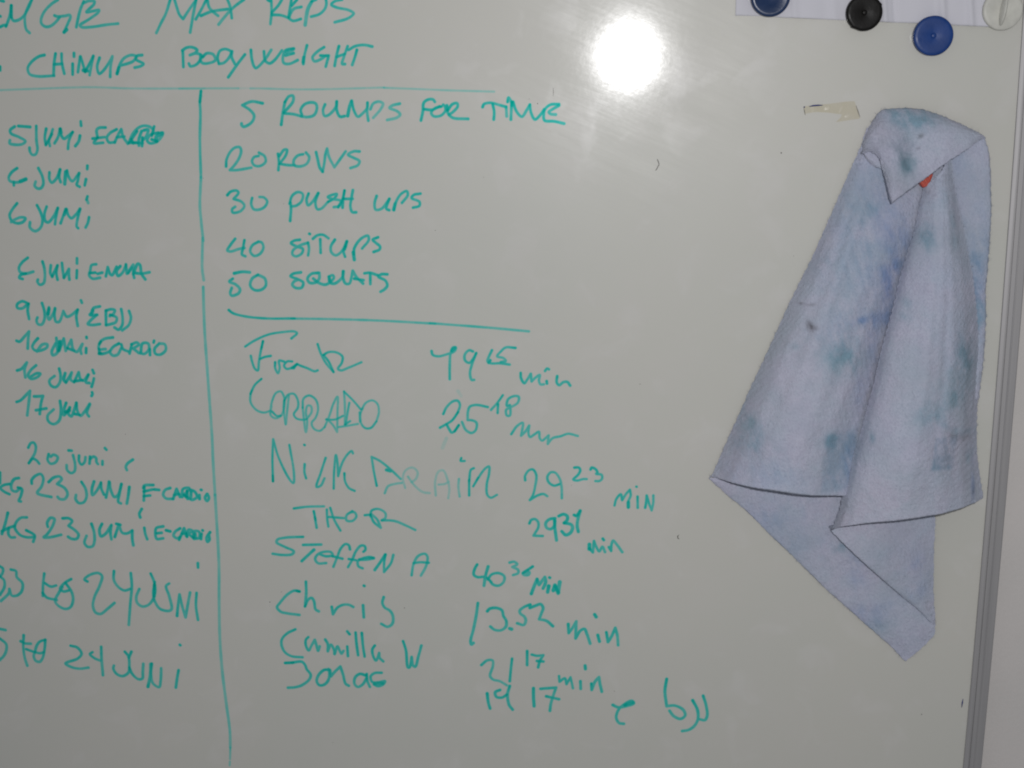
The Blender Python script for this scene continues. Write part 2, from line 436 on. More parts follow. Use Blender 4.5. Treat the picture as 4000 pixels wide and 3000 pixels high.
 ('handwriting', '''2.49 1.00 -481.4,-85.4 -486.2,-90.8 -488.7,-95.4 -487.1,-100.0 -482.6,-101.9 -477.7,-100.7 -475.4,-97.7 -478.9,-96.9 -484.6,-98.8 -488.0,-100.9
2.48 1.00 -464.5,-87.0 -461.9,-93.1 -460.9,-99.2 -463.1,-105.4 -468.1,-108.4 -472.2,-105.4 -471.8,-101.1
2.48 1.00 -456.4,-88.1 -458.9,-94.6 -458.6,-100.0 -456.3,-101.1 -451.2,-96.2 -447.0,-89.3
2.48 1.00 -447.0,-89.3 -449.3,-96.9 -450.6,-102.7
2.47 1.00 -445.7,-101.9 -442.4,-94.7 -440.0,-90.1
3.01 1.00 -440.3,-90.5 -442.0,-94.7
2.47 1.00 -439.6,-90.5 -438.8,-94.7 -436.3,-97.7 -432.1,-94.7 -428.2,-90.1
2.47 1.00 -428.2,-90.1 -430.8,-97.7 -432.2,-104.6 -431.1,-106.0
2.46 1.00 -421.0,-79.8 -422.1,-82.5
2.46 0.60 -421.8,-82.5 -420.9,-85.2
2.47 1.00 -421.1,-97.0 -422.5,-101.6 -424.7,-105.4'''),
 ('handwriting', '''2.52 1.00 -476.5,-130.7 -481.7,-134.6 -484.9,-139.3 -484.1,-142.8 -479.4,-144.0 -472.8,-142.4
2.52 1.00 -479.4,-144.0 -483.9,-145.2 -485.3,-147.6 -482.6,-148.6
2.52 1.00 -464.1,-133.9 -463.0,-139.7 -463.4,-148.3 -464.9,-152.2 -468.2,-153.4 -470.0,-150.7 -469.4,-149.1
2.51 1.00 -457.2,-137.0 -458.2,-143.6 -456.9,-146.7
2.51 1.00 -456.8,-146.3 -453.5,-140.5 -451.4,-137.0
2.51 1.00 -451.6,-137.3 -453.0,-143.6 -452.5,-149.1
2.51 1.00 -447.5,-135.0 -447.3,-142.0 -446.9,-147.5
2.51 1.00 -446.9,-147.5 -444.2,-143.6 -441.9,-140.1* -442.4,-145.1 -442.3,-149.0
2.50 1.00 -434.2,-131.1 -434.6,-135.4
2.51 1.00 -435.1,-141.2 -436.0,-147.8
2.51 1.00 -418.2,-136.1 -422.2,-136.9 -423.7,-141.2 -424.9,-145.5 -422.3,-148.2 -415.9,-147.4
2.51 1.00 -424.3,-143.5 -419.5,-143.1
2.51 1.00 -417.6,-144.1 -413.6,-143.1
2.50 1.00 -410.7,-146.2 -408.5,-138.5* -406.9,-144.3 -405.4,-145.2 -400.9,-138.1
2.50 1.00 -397.7,-137.7 -401.2,-141.9 -400.3,-145.8 -396.6,-143.5 -392.7,-136.5
2.50 1.00 -392.8,-136.1 -392.6,-143.9* -386.6,-136.5* -387.1,-143.5 -386.6,-147.4
2.50 1.00 -391.4,-143.5 -387.9,-138.8
2.50 1.00 -387.1,-144.3 -382.6,-135.7 -381.0,-136.5 -380.0,-144.2 -377.2,-148.7
2.50 1.00 -384.7,-143.5 -380.0,-143.9 -373.2,-142.7'''),
 ('handwriting', '''2.54 1.00 -479.4,-169.6 -484.8,-167.6 -489.5,-170.4 -489.4,-173.2 -485.4,-173.6 -480.2,-170.0
2.55 1.00 -479.4,-169.6 -480.7,-175.1 -480.2,-182.7
2.55 1.00 -467.7,-169.1 -466.3,-175.9 -466.9,-183.0 -469.7,-187.4 -472.9,-187.0 -473.8,-183.8 -472.8,-181.4
2.54 1.00 -462.0,-172.7 -463.7,-179.0 -462.9,-183.0 -458.9,-178.2 -456.8,-173.5
3.10 1.00 -462.1,-173.9 -463.3,-178.2
2.54 1.00 -456.8,-173.5 -457.8,-179.8 -457.0,-184.9 -454.2,-184.9 -451.4,-179.8 -449.8,-175.8* -447.4,-180.5 -444.1,-179.7 -437.3,-174.6
2.54 1.00 -437.3,-174.6 -438.9,-179.7 -438.5,-188.4
2.53 1.00 -433.8,-166.7 -433.2,-168.6
2.53 1.00 -417.9,-171.7 -423.6,-173.3 -424.6,-176.5 -427.2,-178.9 -420.8,-178.9
3.08 1.00 -424.5,-174.9 -426.0,-178.9
2.54 1.00 -421.3,-179.0 -426.8,-183.6 -429.5,-186.8 -425.6,-187.6 -419.1,-186.8
2.53 1.00 -413.0,-175.3 -413.9,-187.5
2.53 1.00 -413.0,-175.3 -408.5,-174.1 -405.3,-174.9 -406.8,-178.0 -410.1,-180.0
2.53 1.00 -409.6,-178.8 -404.2,-181.2 -405.3,-185.1 -409.5,-186.7 -413.9,-187.7
2.53 1.00 -399.7,-174.0 -399.1,-181.1 -399.9,-187.5 -403.4,-191.5 -406.7,-189.7
2.53 1.00 -393.1,-175.6 -391.9,-181.1 -394.3,-187.5 -400.3,-192.2'''),
 ('handwriting', '''2.57 1.00 -492.9,-201.5 -490.5,-202.3 -485.2,-197.4 -481.2,-193.4* -482.7,-200.6 -483.8,-208.2
2.57 1.00 -474.1,-199.4 -477.6,-203.0 -479.6,-207.0 -477.4,-209.8 -472.6,-209.8 -466.7,-206.9 -466.4,-204.5 -470.5,-204.6 -475.9,-210.6
2.56 1.00 -457.9,-198.9 -458.0,-205.3 -457.7,-210.5
2.57 1.00 -454.5,-201.7 -456.2,-207.7 -459.1,-212.5 -462.4,-213.8 -463.0,-210.9 -459.1,-203.7
2.56 1.00 -456.4,-210.1 -451.5,-199.3* -450.8,-210.1* -445.1,-200.4* -444.2,-208.4 -441.2,-210.8 -435.7,-204.0* -437.8,-209.2 -437.3,-212.4
3.12 1.00 -455.7,-202.1 -456.3,-208.5
2.56 1.00 -449.0,-207.7 -443.5,-210.0
2.55 1.00 -431.6,-198.0 -431.6,-198.8
2.56 1.00 -432.7,-207.6 -433.2,-211.6
2.55 1.00 -408.8,-198.2 -416.1,-199.5 -420.4,-202.7 -421.6,-208.3 -416.0,-208.3
2.56 1.00 -421.6,-208.3 -421.1,-212.3 -415.4,-211.5 -412.1,-209.8
2.55 1.40 -419.5,-201.9 -420.9,-203.9
2.56 1.40 -421.9,-212.3 -420.3,-211.9
2.55 1.00 -404.0,-203.4 -409.4,-206.6 -412.2,-211.0 -410.0,-213.8 -405.9,-213.0 -402.3,-207.4
2.55 1.00 -402.0,-204.2 -400.7,-208.2 -396.5,-210.2
2.55 1.00 -395.4,-212.1 -392.8,-204.1
2.55 1.00 -393.2,-204.1 -388.3,-202.5 -386.8,-204.1 -391.9,-207.7* -387.3,-211.5
2.55 1.00 -385.7,-211.7 -383.5,-203.3 -378.7,-203.3 -378.3,-208.1 -382.6,-212.2 -385.7,-211.7
2.55 1.00 -377.5,-208.0 -377.8,-213.2
2.54 1.00 -373.4,-200.9 -373.9,-202.4
2.54 1.00 -369.1,-203.2 -373.5,-208.0 -373.0,-212.0 -369.0,-212.8 -363.9,-208.8 -364.4,-204.0 -369.1,-203.2'''),
 ('handwriting', '''2.59 1.00 -494.9,-227.4 -491.2,-226.1 -485.7,-220.4* -488.3,-226.5 -488.2,-233.4
2.59 1.00 -477.8,-222.8 -483.1,-227.3 -485.6,-231.8 -483.4,-234.6 -478.0,-233.3 -474.8,-230.1 -477.7,-229.7 -483.2,-232.6
2.59 1.00 -457.8,-225.5 -457.1,-231.2 -458.4,-237.7 -462.5,-241.8 -466.4,-240.2 -467.3,-236.1 -462.4,-232.0
2.92 1.00 -452.9,-229.5 -454.6,-235.2 -453.0,-237.5
2.58 1.00 -453.0,-237.5 -449.5,-232.7 -447.1,-228.7* -448.5,-235.2 -445.8,-237.2
2.58 1.00 -445.8,-237.2 -441.0,-228.6* -439.9,-234.3 -437.6,-235.9 -432.7,-230.6
2.58 1.00 -444.9,-236.3 -438.4,-235.5
2.58 1.00 -432.7,-230.6 -435.3,-237.5 -432.5,-237.9
2.57 1.00 -428.7,-226.5 -427.8,-229.3
2.58 1.00 -428.1,-233.8 -429.2,-237.4 -430.7,-241.1'''),
 ('handwriting', '''2.61 1.00 -498.0,-255.1 -494.6,-253.8 -485.2,-245.2* -486.8,-253.4 -489.7,-266.9
2.61 1.00 -482.0,-250.1 -477.9,-250.0 -474.2,-249.6* -476.4,-255.7 -478.5,-265.6
2.61 1.00 -481.5,-262.3 -472.3,-260.6
2.61 1.00 -459.5,-254.0 -459.4,-262.1 -461.8,-271.2 -467.0,-274.5 -471.3,-272.1 -471.7,-267.2 -465.8,-261.4
2.61 1.00 -454.3,-255.6 -456.9,-262.1 -457.3,-266.4 -453.7,-262.9 -451.4,-259.6
2.61 1.00 -451.4,-259.6 -453.1,-265.4 -450.8,-267.4 -447.9,-262.0 -445.3,-255.5
3.18 1.00 -455.4,-263.7 -452.0,-262.1
2.60 1.00 -445.3,-255.5 -445.1,-262.0 -442.6,-266.9 -439.1,-263.6 -433.6,-256.2
2.61 1.00 -447.4,-265.3 -443.4,-266.1
2.60 1.00 -433.7,-257.0 -436.7,-264.4 -435.3,-267.3
2.59 1.00 -430.7,-246.0 -430.5,-247.6 -431.4,-249.2'''),
 ('handwriting', '''2.53 0.95 -491.5,-295.8 -488.9,-291.8 -486.2,-291.3 -484.7,-294.4 -486.1,-300.7 -490.3,-307.0 -492.3,-309.8
2.54 0.95 -492.3,-309.8 -488.4,-305.7 -485.0,-307.4 -483.0,-310.1
2.53 0.95 -473.8,-301.5 -475.2,-306.9 -472.8,-310.0 -468.2,-308.6 -466.0,-304.1 -469.4,-301.9 -472.2,-303.7
2.52 0.95 -455.8,-297.9 -453.1,-298.1
2.53 0.95 -452.2,-302.1 -451.1,-310.2 -452.1,-316.5 -455.3,-318.3 -458.6,-315.6 -458.7,-311.2
2.53 0.95 -446.9,-302.5 -447.3,-307.4 -445.4,-310.5 -442.5,-308.3 -441.3,-303.8
2.52 0.95 -437.2,-303.3 -438.2,-309.6
2.52 0.95 -437.4,-305.5 -434.1,-303.2 -432.0,-304.6 -431.9,-308.1 -430.7,-309.9
2.52 0.95 -426.5,-307.2 -426.8,-310.3
2.51 0.95 -423.4,-295.5 -422.2,-296.9
2.52 0.95 -399.5,-305.5 -404.6,-309.2 -406.2,-312.3 -405.5,-315.0'''),
 ('handwriting', '''2.68 1.00 -511.5,-329.0 -516.6,-330.0 -520.0,-332.7 -517.1,-335.9 -512.4,-338.3
2.67 1.00 -519.0,-318.7 -520.0,-328.2
2.68 1.00 -502.5,-323.4 -506.6,-324.4 -509.7,-329.0 -509.8,-334.4 -506.4,-335.7 -502.0,-332.5
2.68 1.00 -504.2,-332.1 -500.8,-333.4 -502.3,-339.8 -504.5,-344.4 -502.7,-344.8
2.67 1.00 -491.4,-328.3 -491.1,-325.1 -487.1,-321.0 -482.5,-319.6 -480.6,-323.1 -482.6,-330.4 -487.2,-336.8 -485.1,-338.2 -475.0,-340.3
2.67 1.00 -476.1,-326.7 -471.2,-322.6 -465.8,-321.6 -464.2,-323.8 -468.6,-328.4* -462.3,-332.0 -460.1,-337.4 -463.1,-342.0 -467.6,-342.0 -469.2,-340.2
2.67 1.00 -446.7,-326.3 -443.6,-332.6 -443.4,-339.9 -446.5,-344.9 -450.9,-345.4 -453.3,-341.8 -452.6,-338.2
2.66 1.00 -435.5,-325.7 -437.9,-332.5 -437.9,-338.0 -434.0,-334.3 -429.4,-327.0
2.66 1.00 -429.4,-326.5 -429.4,-332.4 -427.6,-337.4
2.66 1.00 -422.2,-325.6 -423.7,-332.3 -426.0,-340.1
2.65 1.00 -421.8,-326.0 -421.4,-332.3 -418.5,-339.5 -415.2,-337.7 -411.3,-327.7
2.66 1.00 -411.3,-327.7 -413.8,-336.7 -415.3,-344.0 -413.1,-345.3
2.66 1.00 -404.5,-330.3 -405.9,-337.5 -407.8,-345.3
2.64 1.00 -383.1,-328.2 -391.1,-328.8 -392.2,-331.0
2.65 1.00 -391.2,-330.1 -392.5,-342.3
2.65 1.00 -391.9,-334.2 -384.3,-332.3
2.65 1.00 -392.3,-338.4 -386.5,-337.7
2.64 1.00 -382.5,-332.2 -378.2,-332.6
2.65 1.00 -368.3,-330.7 -372.9,-332.6 -374.9,-337.1 -372.5,-340.2 -366.4,-340.6
2.64 1.00 -366.4,-340.6 -362.7,-331.5* -360.1,-338.7
2.64 1.00 -365.2,-337.0 -360.8,-336.0
2.64 1.00 -358.3,-338.7 -357.0,-331.5 -351.6,-330.5 -354.5,-335.0 -356.4,-336.0 -351.4,-340.4
2.64 1.00 -353.6,-333.2 -353.6,-340.4
2.64 1.00 -350.0,-333.2 -350.1,-341.1 -345.1,-338.5 -346.6,-334.0 -350.8,-331.8
2.99 1.00 -356.4,-336.9 -354.8,-338.6
2.64 1.00 -342.8,-336.7 -343.0,-340.3
2.63 1.00 -341.2,-332.0 -340.8,-332.1
2.64 1.00 -336.1,-335.7 -338.1,-339.3 -336.5,-342.0 -334.6,-339.3 -335.7,-335.7'''),
 ('handwriting', '''2.71 1.00 -515.5,-355.5 -518.6,-364.7 -522.8,-375.0
2.71 1.00 -522.5,-372.6 -515.9,-369.3 -510.3,-367.4
2.71 1.00 -515.9,-369.3 -516.9,-374.9 -514.9,-378.1 -511.3,-378.0
2.71 1.00 -498.7,-359.4 -504.2,-359.9 -509.1,-364.6 -510.5,-369.2 -506.6,-375.6 -500.5,-377.8 -493.7,-377.5
2.71 1.00 -500.3,-371.4 -494.7,-374.5 -493.1,-376.3 -495.0,-381.9
2.70 1.00 -480.6,-367.8 -480.8,-364.2 -477.2,-359.5 -474.1,-360.4 -476.1,-366.8 -482.2,-375.2 -485.1,-377.6 -479.7,-377.5 -469.2,-375.0
2.70 1.00 -466.5,-359.8 -461.1,-359.7 -458.2,-362.0 -461.7,-366.6* -455.8,-371.1 -453.4,-374.8 -455.5,-378.5 -460.0,-378.6 -463.0,-376.8
2.70 1.00 -440.9,-364.5 -439.3,-371.8 -439.5,-380.1 -441.7,-385.2 -446.3,-385.7 -448.7,-382.1 -446.3,-375.6
2.69 1.00 -431.5,-364.3 -434.2,-369.9 -433.4,-375.8 -429.1,-373.5 -423.1,-365.1
2.69 1.00 -423.2,-365.6 -424.6,-372.5 -424.2,-378.5
2.68 1.00 -420.9,-376.1 -416.4,-364.6* -413.9,-372.3 -409.4,-372.7 -404.8,-369.9
2.69 1.00 -404.8,-370.3 -405.4,-377.7 -404.9,-383.7
2.68 1.00 -418.6,-364.1 -415.1,-365.0
2.68 1.00 -393.9,-367.4 -393.4,-372.9 -392.0,-377.9
2.67 1.00 -394.9,-350.1 -397.4,-354.7 -396.8,-357.9
2.68 1.00 -376.9,-365.8 -383.3,-367.7 -383.5,-377.3 -377.7,-376.8
2.68 1.00 -383.1,-372.3 -378.7,-371.7
2.67 1.00 -374.5,-369.4 -371.0,-370.3
2.67 1.00 -362.0,-367.4 -366.6,-370.6 -368.2,-374.3 -365.2,-376.6 -362.5,-375.2
2.67 1.00 -363.5,-377.9 -358.4,-367.3* -356.9,-374.2
2.67 1.00 -360.5,-372.4 -356.9,-371.9
2.67 1.00 -356.3,-375.1 -354.5,-368.6 -351.5,-369.5 -354.8,-372.3* -351.0,-375.9
2.67 1.00 -350.6,-375.9 -349.7,-369.9 -345.3,-370.3 -345.7,-375.8 -350.2,-376.8
3.02 1.00 -349.0,-372.2 -348.8,-375.9
2.67 1.00 -343.2,-372.1 -344.0,-376.9
2.66 1.00 -342.1,-368.9 -341.9,-369.1
2.67 1.00 -335.6,-370.6 -339.0,-375.7 -338.4,-379.4 -336.5,-377.5 -336.7,-373.8'''),
 ('handwriting', '''2.63 0.95 -528.0,-405.3 -525.1,-407.5 -525.9,-411.8 -528.5,-415.1
2.64 0.95 -528.5,-415.1 -525.2,-418.3 -525.4,-424.9 -530.3,-432.6
2.64 0.95 -517.9,-408.3 -513.4,-409.7 -513.1,-415.3 -508.6,-420.9 -509.8,-428.4 -514.7,-432.8 -519.3,-432.9 -521.0,-426.7* -521.8,-430.5 -529.9,-438.3
2.63 0.95 -487.7,-411.5 -489.5,-420.5 -491.0,-432.8
2.62 0.95 -488.1,-420.5 -482.9,-423.7 -477.9,-422.6
2.63 0.95 -490.8,-429.9 -487.5,-434.1 -478.6,-436.3
2.62 0.95 -463.7,-416.3 -469.9,-420.1 -474.5,-425.9 -471.5,-428.1 -466.9,-427.1
2.63 0.95 -469.0,-420.1 -464.3,-428.5 -463.6,-436.0 -466.4,-442.7 -471.1,-444.7 -477.3,-442.0 -480.1,-437.3 -476.2,-429.7 -472.1,-423.9
2.62 0.95 -449.0,-418.3 -451.5,-416.5 -446.6,-412.2 -438.4,-410.2 -435.4,-412.9 -438.4,-422.3 -443.8,-432.8 -445.9,-441.3 -444.1,-447.4 -439.7,-448.8 -432.9,-443.9 -426.1,-438.1
2.61 0.95 -424.2,-408.1 -424.9,-416.5 -421.3,-423.0 -416.2,-426.1 -410.7,-424.6
2.61 0.95 -409.1,-409.7 -409.1,-421.8 -411.6,-437.8 -414.6,-458.7
2.61 0.95 -391.2,-409.8 -388.6,-417.7 -388.3,-426.1 -390.6,-433.6 -395.5,-439.4 -401.0,-440.9 -405.3,-437.7 -405.8,-432.0 -402.5,-424.5
2.61 0.95 -388.1,-417.7 -390.2,-428.0 -389.4,-435.5 -385.0,-442.9 -377.0,-444.6 -374.6,-442.7 -376.0,-430.5 -378.1,-421.2 -375.2,-418.8
3.08 0.95 -388.6,-420.5 -389.5,-430.8
2.61 0.95 -370.1,-449.2 -368.5,-438.8 -366.5,-428.9* -364.9,-439.7 -362.5,-450.5* -360.0,-439.6 -356.9,-426.9
2.61 0.95 -351.1,-427.2 -352.4,-439.4 -351.4,-452.6
2.57 0.95 -348.2,-399.3 -348.3,-403.4'''),
 ('handwriting', '''2.67 0.95 -533.9,-465.0 -528.5,-466.1
2.69 0.95 -534.8,-474.2 -529.3,-479.4 -529.4,-485.1 -532.3,-491.0 -536.9,-495.5
2.68 0.95 -512.1,-470.8 -513.5,-482.9 -513.1,-492.5 -511.5,-500.2
2.68 0.95 -515.3,-476.6 -511.7,-478.5 -506.3,-478.8
2.68 0.95 -510.9,-484.2 -503.3,-487.0
2.68 0.95 -492.5,-474.7 -497.8,-476.7 -501.4,-481.6 -502.4,-486.5 -498.8,-487.8 -495.0,-486.8
2.68 0.95 -492.5,-474.7 -493.7,-482.4 -496.4,-492.1 -499.5,-496.1 -503.2,-495.2 -504.6,-490.4 -502.8,-486.5
2.68 0.95 -469.6,-479.9 -463.4,-481.7 -460.2,-487.4 -464.3,-492.3 -473.7,-495.9 -475.7,-497.4 -470.5,-500.7 -463.2,-502.0 -454.9,-500.8
2.67 0.95 -450.0,-485.7 -452.4,-487.7 -448.6,-491.5 -443.3,-493.8
2.67 0.95 -441.5,-480.3 -442.1,-490.9 -442.1,-507.8
2.67 0.95 -420.2,-484.6 -417.3,-488.8 -417.1,-498.0 -418.5,-504.8 -424.3,-508.3 -429.6,-506.0 -432.0,-501.2 -431.3,-498.3
2.66 0.95 -414.2,-484.5 -416.9,-490.3
2.67 0.95 -417.2,-499.9 -414.9,-506.1 -409.8,-510.9 -406.1,-510.3 -405.1,-503.5 -404.1,-495.8
3.15 0.95 -401.4,-518.1 -398.6,-507.2 -397.3,-496.1
2.67 0.95 -396.4,-495.6 -397.8,-507.2 -396.4,-514.9 -391.1,-518.2 -389.3,-511.8 -388.0,-499.7
2.67 0.95 -372.2,-501.3 -374.1,-509.5 -375.8,-518.3
2.64 0.95 -369.4,-476.8 -369.0,-477.2'''),
 ('handwriting', '''2.37 1.00 -270.3,-5.7 -279.2,-4.3 -287.0,-7.1* -280.9,-11.0 -277.8,-15.5 -280.0,-20.6 -286.9,-24.1 -288.5,-22.5 -288.4,-21.6
2.57 1.00 -255.9,-22.7 -254.1,-13.1 -252.0,-4.8
2.36 1.00 -252.0,-4.8 -248.5,-0.4 -245.2,-0.1 -245.4,-4.3 -248.9,-8.7 -253.1,-12.8
2.36 1.00 -253.5,-13.8 -245.9,-14.4 -238.7,-16.3
2.36 1.00 -238.6,-15.1 -239.5,-11.3 -236.3,-6.9 -230.9,-5.3 -227.0,-6.3 -226.2,-10.1 -228.7,-15.2 -234.1,-16.8 -239.3,-16.1
2.35 1.00 -219.5,-7.0 -221.3,-11.4 -220.2,-15.9 -216.9,-15.3 -210.7,-8.9 -209.9,-4.8
2.35 1.00 -209.9,-4.8 -210.1,-11.5 -207.7,-16.6 -204.0,-16.3
2.66 1.00 -201.4,-16.0 -199.5,-8.4 -198.0,-4.5
2.35 1.00 -197.7,-4.3 -196.3,-11.6 -193.2,-16.7 -189.2,-14.2 -185.4,-9.8 -185.0,-5.9
2.35 0.90 -185.0,-5.9 -185.5,-13.6 -184.8,-19.9
2.34 0.75 -182.8,-11.0 -180.4,-6.6 -175.8,-5.1 -172.5,-6.7 -174.6,-11.1 -180.7,-17.7
2.34 0.75 -159.0,-6.8 -165.0,-8.2 -167.3,-10.0 -161.4,-12.6 -158.9,-15.2 -161.6,-17.7 -169.5,-19.5
2.33 1.00 -142.2,-20.0 -140.5,-12.7 -139.6,-6.2 -135.8,-3.7 -132.1,-3.8 -130.7,-5.6
2.33 1.00 -139.4,-11.3 -133.0,-11.7 -127.0,-9.2
2.33 1.00 -125.5,-9.2 -130.8,-10.6 -133.8,-14.2 -131.7,-16.8 -125.7,-16.1 -122.3,-12.1 -122.9,-8.9 -124.0,-7.9
2.33 1.00 -121.1,-8.5 -120.4,-14.3 -116.8,-18.0 -104.2,-19.1
2.33 1.00 -120.4,-12.1 -116.6,-7.5 -112.9,-6.8 -112.5,-9.3 -116.0,-13.3 -119.7,-15.8
2.32 1.00 -92.5,-9.8 -91.4,-7.7 -86.2,-6.6 -78.8,-8.5 -73.7,-9.9
2.33 1.00 -84.4,-7.7 -83.3,-13.8 -83.7,-19.6
2.32 0.80 -73.7,-9.9 -73.3,-17.2
2.32 1.00 -72.5,-6.0 -71.8,-2.8 -69.9,-5.3 -69.2,-8.9
2.42 1.00 -69.2,-6.0 -70.0,-19.7
2.32 1.00 -68.1,-6.0 -65.6,-13.2 -61.2,-17.6 -57.4,-12.6 -54.8,-8.3
2.32 1.00 -54.8,-8.3 -53.8,-14.8 -50.8,-19.8 -46.4,-16.2 -43.4,-11.9
2.32 1.00 -31.7,-8.1 -38.3,-8.4 -42.7,-11.9 -43.8,-16.3 -43.1,-20.6 -35.3,-21.4 -27.6,-23.2
2.31 0.85 -31.7,-9.1 -36.1,-11.6 -39.7,-14.1 -38.3,-15.6 -34.2,-16.1'''),
 ('handwriting', '''2.30 0.95 -303.1,-55.8 -302.4,-50.3 -298.7,-43.8 -294.5,-40.6 -290.8,-40.6 -290.0,-43.8 -292.3,-49.7 -296.7,-55.5 -300.2,-58.8* -294.8,-58.8 -282.3,-56.9
2.29 0.95 -275.8,-47.5 -279.5,-48.4 -281.4,-51.7 -279.8,-54.9 -275.2,-55.6 -270.3,-52.3 -270.8,-47.8 -275.3,-44.9
2.29 0.95 -259.7,-45.9 -259.3,-52.4 -260.0,-58.9
2.29 0.95 -258.8,-47.9 -254.5,-42.7 -252.2,-42.7 -253.4,-47.2 -258.7,-53.7
2.29 0.95 -258.4,-54.0 -251.1,-55.0 -246.4,-55.0
2.29 0.95 -239.0,-46.3 -243.4,-47.3 -246.9,-51.1 -246.7,-55.0 -241.8,-56.0 -236.3,-53.8 -234.1,-48.6 -236.6,-45.0
2.49 0.95 -228.3,-44.7 -227.2,-50.6 -225.8,-57.1 -223.6,-60.3
2.28 0.95 -223.6,-60.3 -222.0,-53.8 -220.8,-46.7 -219.2,-41.9* -217.8,-48.7 -213.8,-56.8* -209.6,-51.3 -204.1,-44.2
2.28 0.95 -192.8,-44.3 -197.5,-44.2 -202.2,-46.8 -197.6,-49.4 -193.1,-52.0 -194.5,-55.2 -200.6,-57.5'''),
 ('handwriting', '''2.32 1.00 -303.4,-79.0 -300.4,-76.2 -295.5,-75.4 -294.0,-77.0 -298.3,-82.1* -291.9,-84.5 -289.7,-87.7 -293.2,-92.1 -299.7,-93.2 -300.0,-90.5 -297.4,-88.5
2.32 1.00 -282.9,-81.4 -283.9,-86.1 -282.1,-90.5 -277.7,-90.9 -272.7,-88.5 -270.5,-84.2 -273.1,-81.0 -276.8,-80.6
2.32 1.00 -252.2,-100.1 -251.0,-90.1 -251.2,-85.4
2.31 1.00 -252.0,-86.2 -249.7,-79.9 -244.7,-76.7 -240.8,-78.3 -241.8,-83.8 -246.8,-87.8 -250.9,-88.2
2.31 1.00 -235.9,-77.9 -237.8,-83.0 -236.7,-87.4 -233.0,-84.6 -227.9,-77.6
2.31 1.00 -227.9,-77.6 -230.6,-85.4 -229.2,-90.6 -226.0,-90.2 -220.1,-84.7
2.30 1.00 -220.1,-84.7 -214.4,-81.5 -212.7,-78.4 -220.0,-80.7 -216.8,-82.3 -209.7,-83.9 -210.6,-87.8 -215.5,-89.0
2.30 1.00 -211.9,-89.0 -208.0,-82.3 -206.2,-75.6
2.30 1.00 -206.2,-75.6 -207.6,-83.1 -208.3,-89.4
2.30 1.00 -207.2,-82.3 -199.6,-82.3
2.30 1.00 -199.3,-75.3 -200.8,-82.3 -201.8,-88.6 -200.4,-93.0 -197.2,-93.2
2.30 1.00 -179.9,-80.0 -181.7,-85.5 -181.1,-91.0 -176.2,-90.3 -169.6,-82.4
2.30 1.00 -169.6,-82.4 -172.2,-90.3 -169.9,-91.5
2.29 1.00 -165.9,-91.5 -164.1,-84.8 -159.9,-78.5 -155.1,-76.2 -154.4,-79.3 -159.3,-85.6
2.92 1.00 -166.3,-91.1 -164.9,-86.3
2.29 1.00 -144.0,-78.2 -149.6,-79.3 -151.3,-81.7 -145.0,-84.8 -145.1,-88.0 -150.3,-89.5'''),
 ('handwriting', '''2.35 1.00 -298.9,-114.8 -302.9,-119.6 -306.0,-124.5 -303.2,-125.3 -296.5,-123.3 -291.6,-122.4
2.35 1.00 -291.2,-116.0 -292.8,-122.8 -293.9,-127.7 -291.1,-129.3
2.35 1.00 -279.5,-117.2 -284.9,-120.4 -286.8,-125.3 -283.8,-128.9 -278.8,-127.3 -275.6,-122.0 -276.7,-118.0 -279.5,-117.2
2.34 1.00 -244.8,-115.6 -249.7,-116.4 -252.3,-118.4 -247.5,-121.2 -242.7,-123.2 -243.7,-126.8 -248.7,-129.3 -251.5,-127.7 -250.9,-124.4 -245.1,-120.4 -238.1,-118.0
2.34 1.00 -238.1,-118.0 -237.5,-122.8 -238.5,-128.5
2.33 1.00 -236.7,-110.7 -236.3,-110.9
2.33 1.00 -233.9,-114.8 -230.1,-112.0 -225.2,-111.6 -220.9,-114.4
2.33 1.00 -227.8,-115.2 -227.9,-126.4
2.33 1.00 -215.7,-115.6 -219.2,-121.2 -218.9,-126.0 -215.4,-128.4 -211.2,-126.0 -207.0,-119.6 -205.6,-116.8
2.75 1.00 -205.9,-117.2 -207.9,-123.2
2.33 1.00 -207.0,-121.2 -208.8,-125.2 -207.7,-129.6
2.97 1.00 -200.1,-132.0 -200.7,-126.0
2.33 1.00 -200.4,-127.6 -199.8,-122.8 -196.4,-117.2 -192.2,-113.6 -188.2,-112.4 -187.5,-115.6 -193.3,-122.8
2.32 1.00 -179.8,-113.6 -184.2,-115.6 -181.9,-118.0 -178.4,-121.2 -178.9,-123.6 -183.8,-125.6'''),
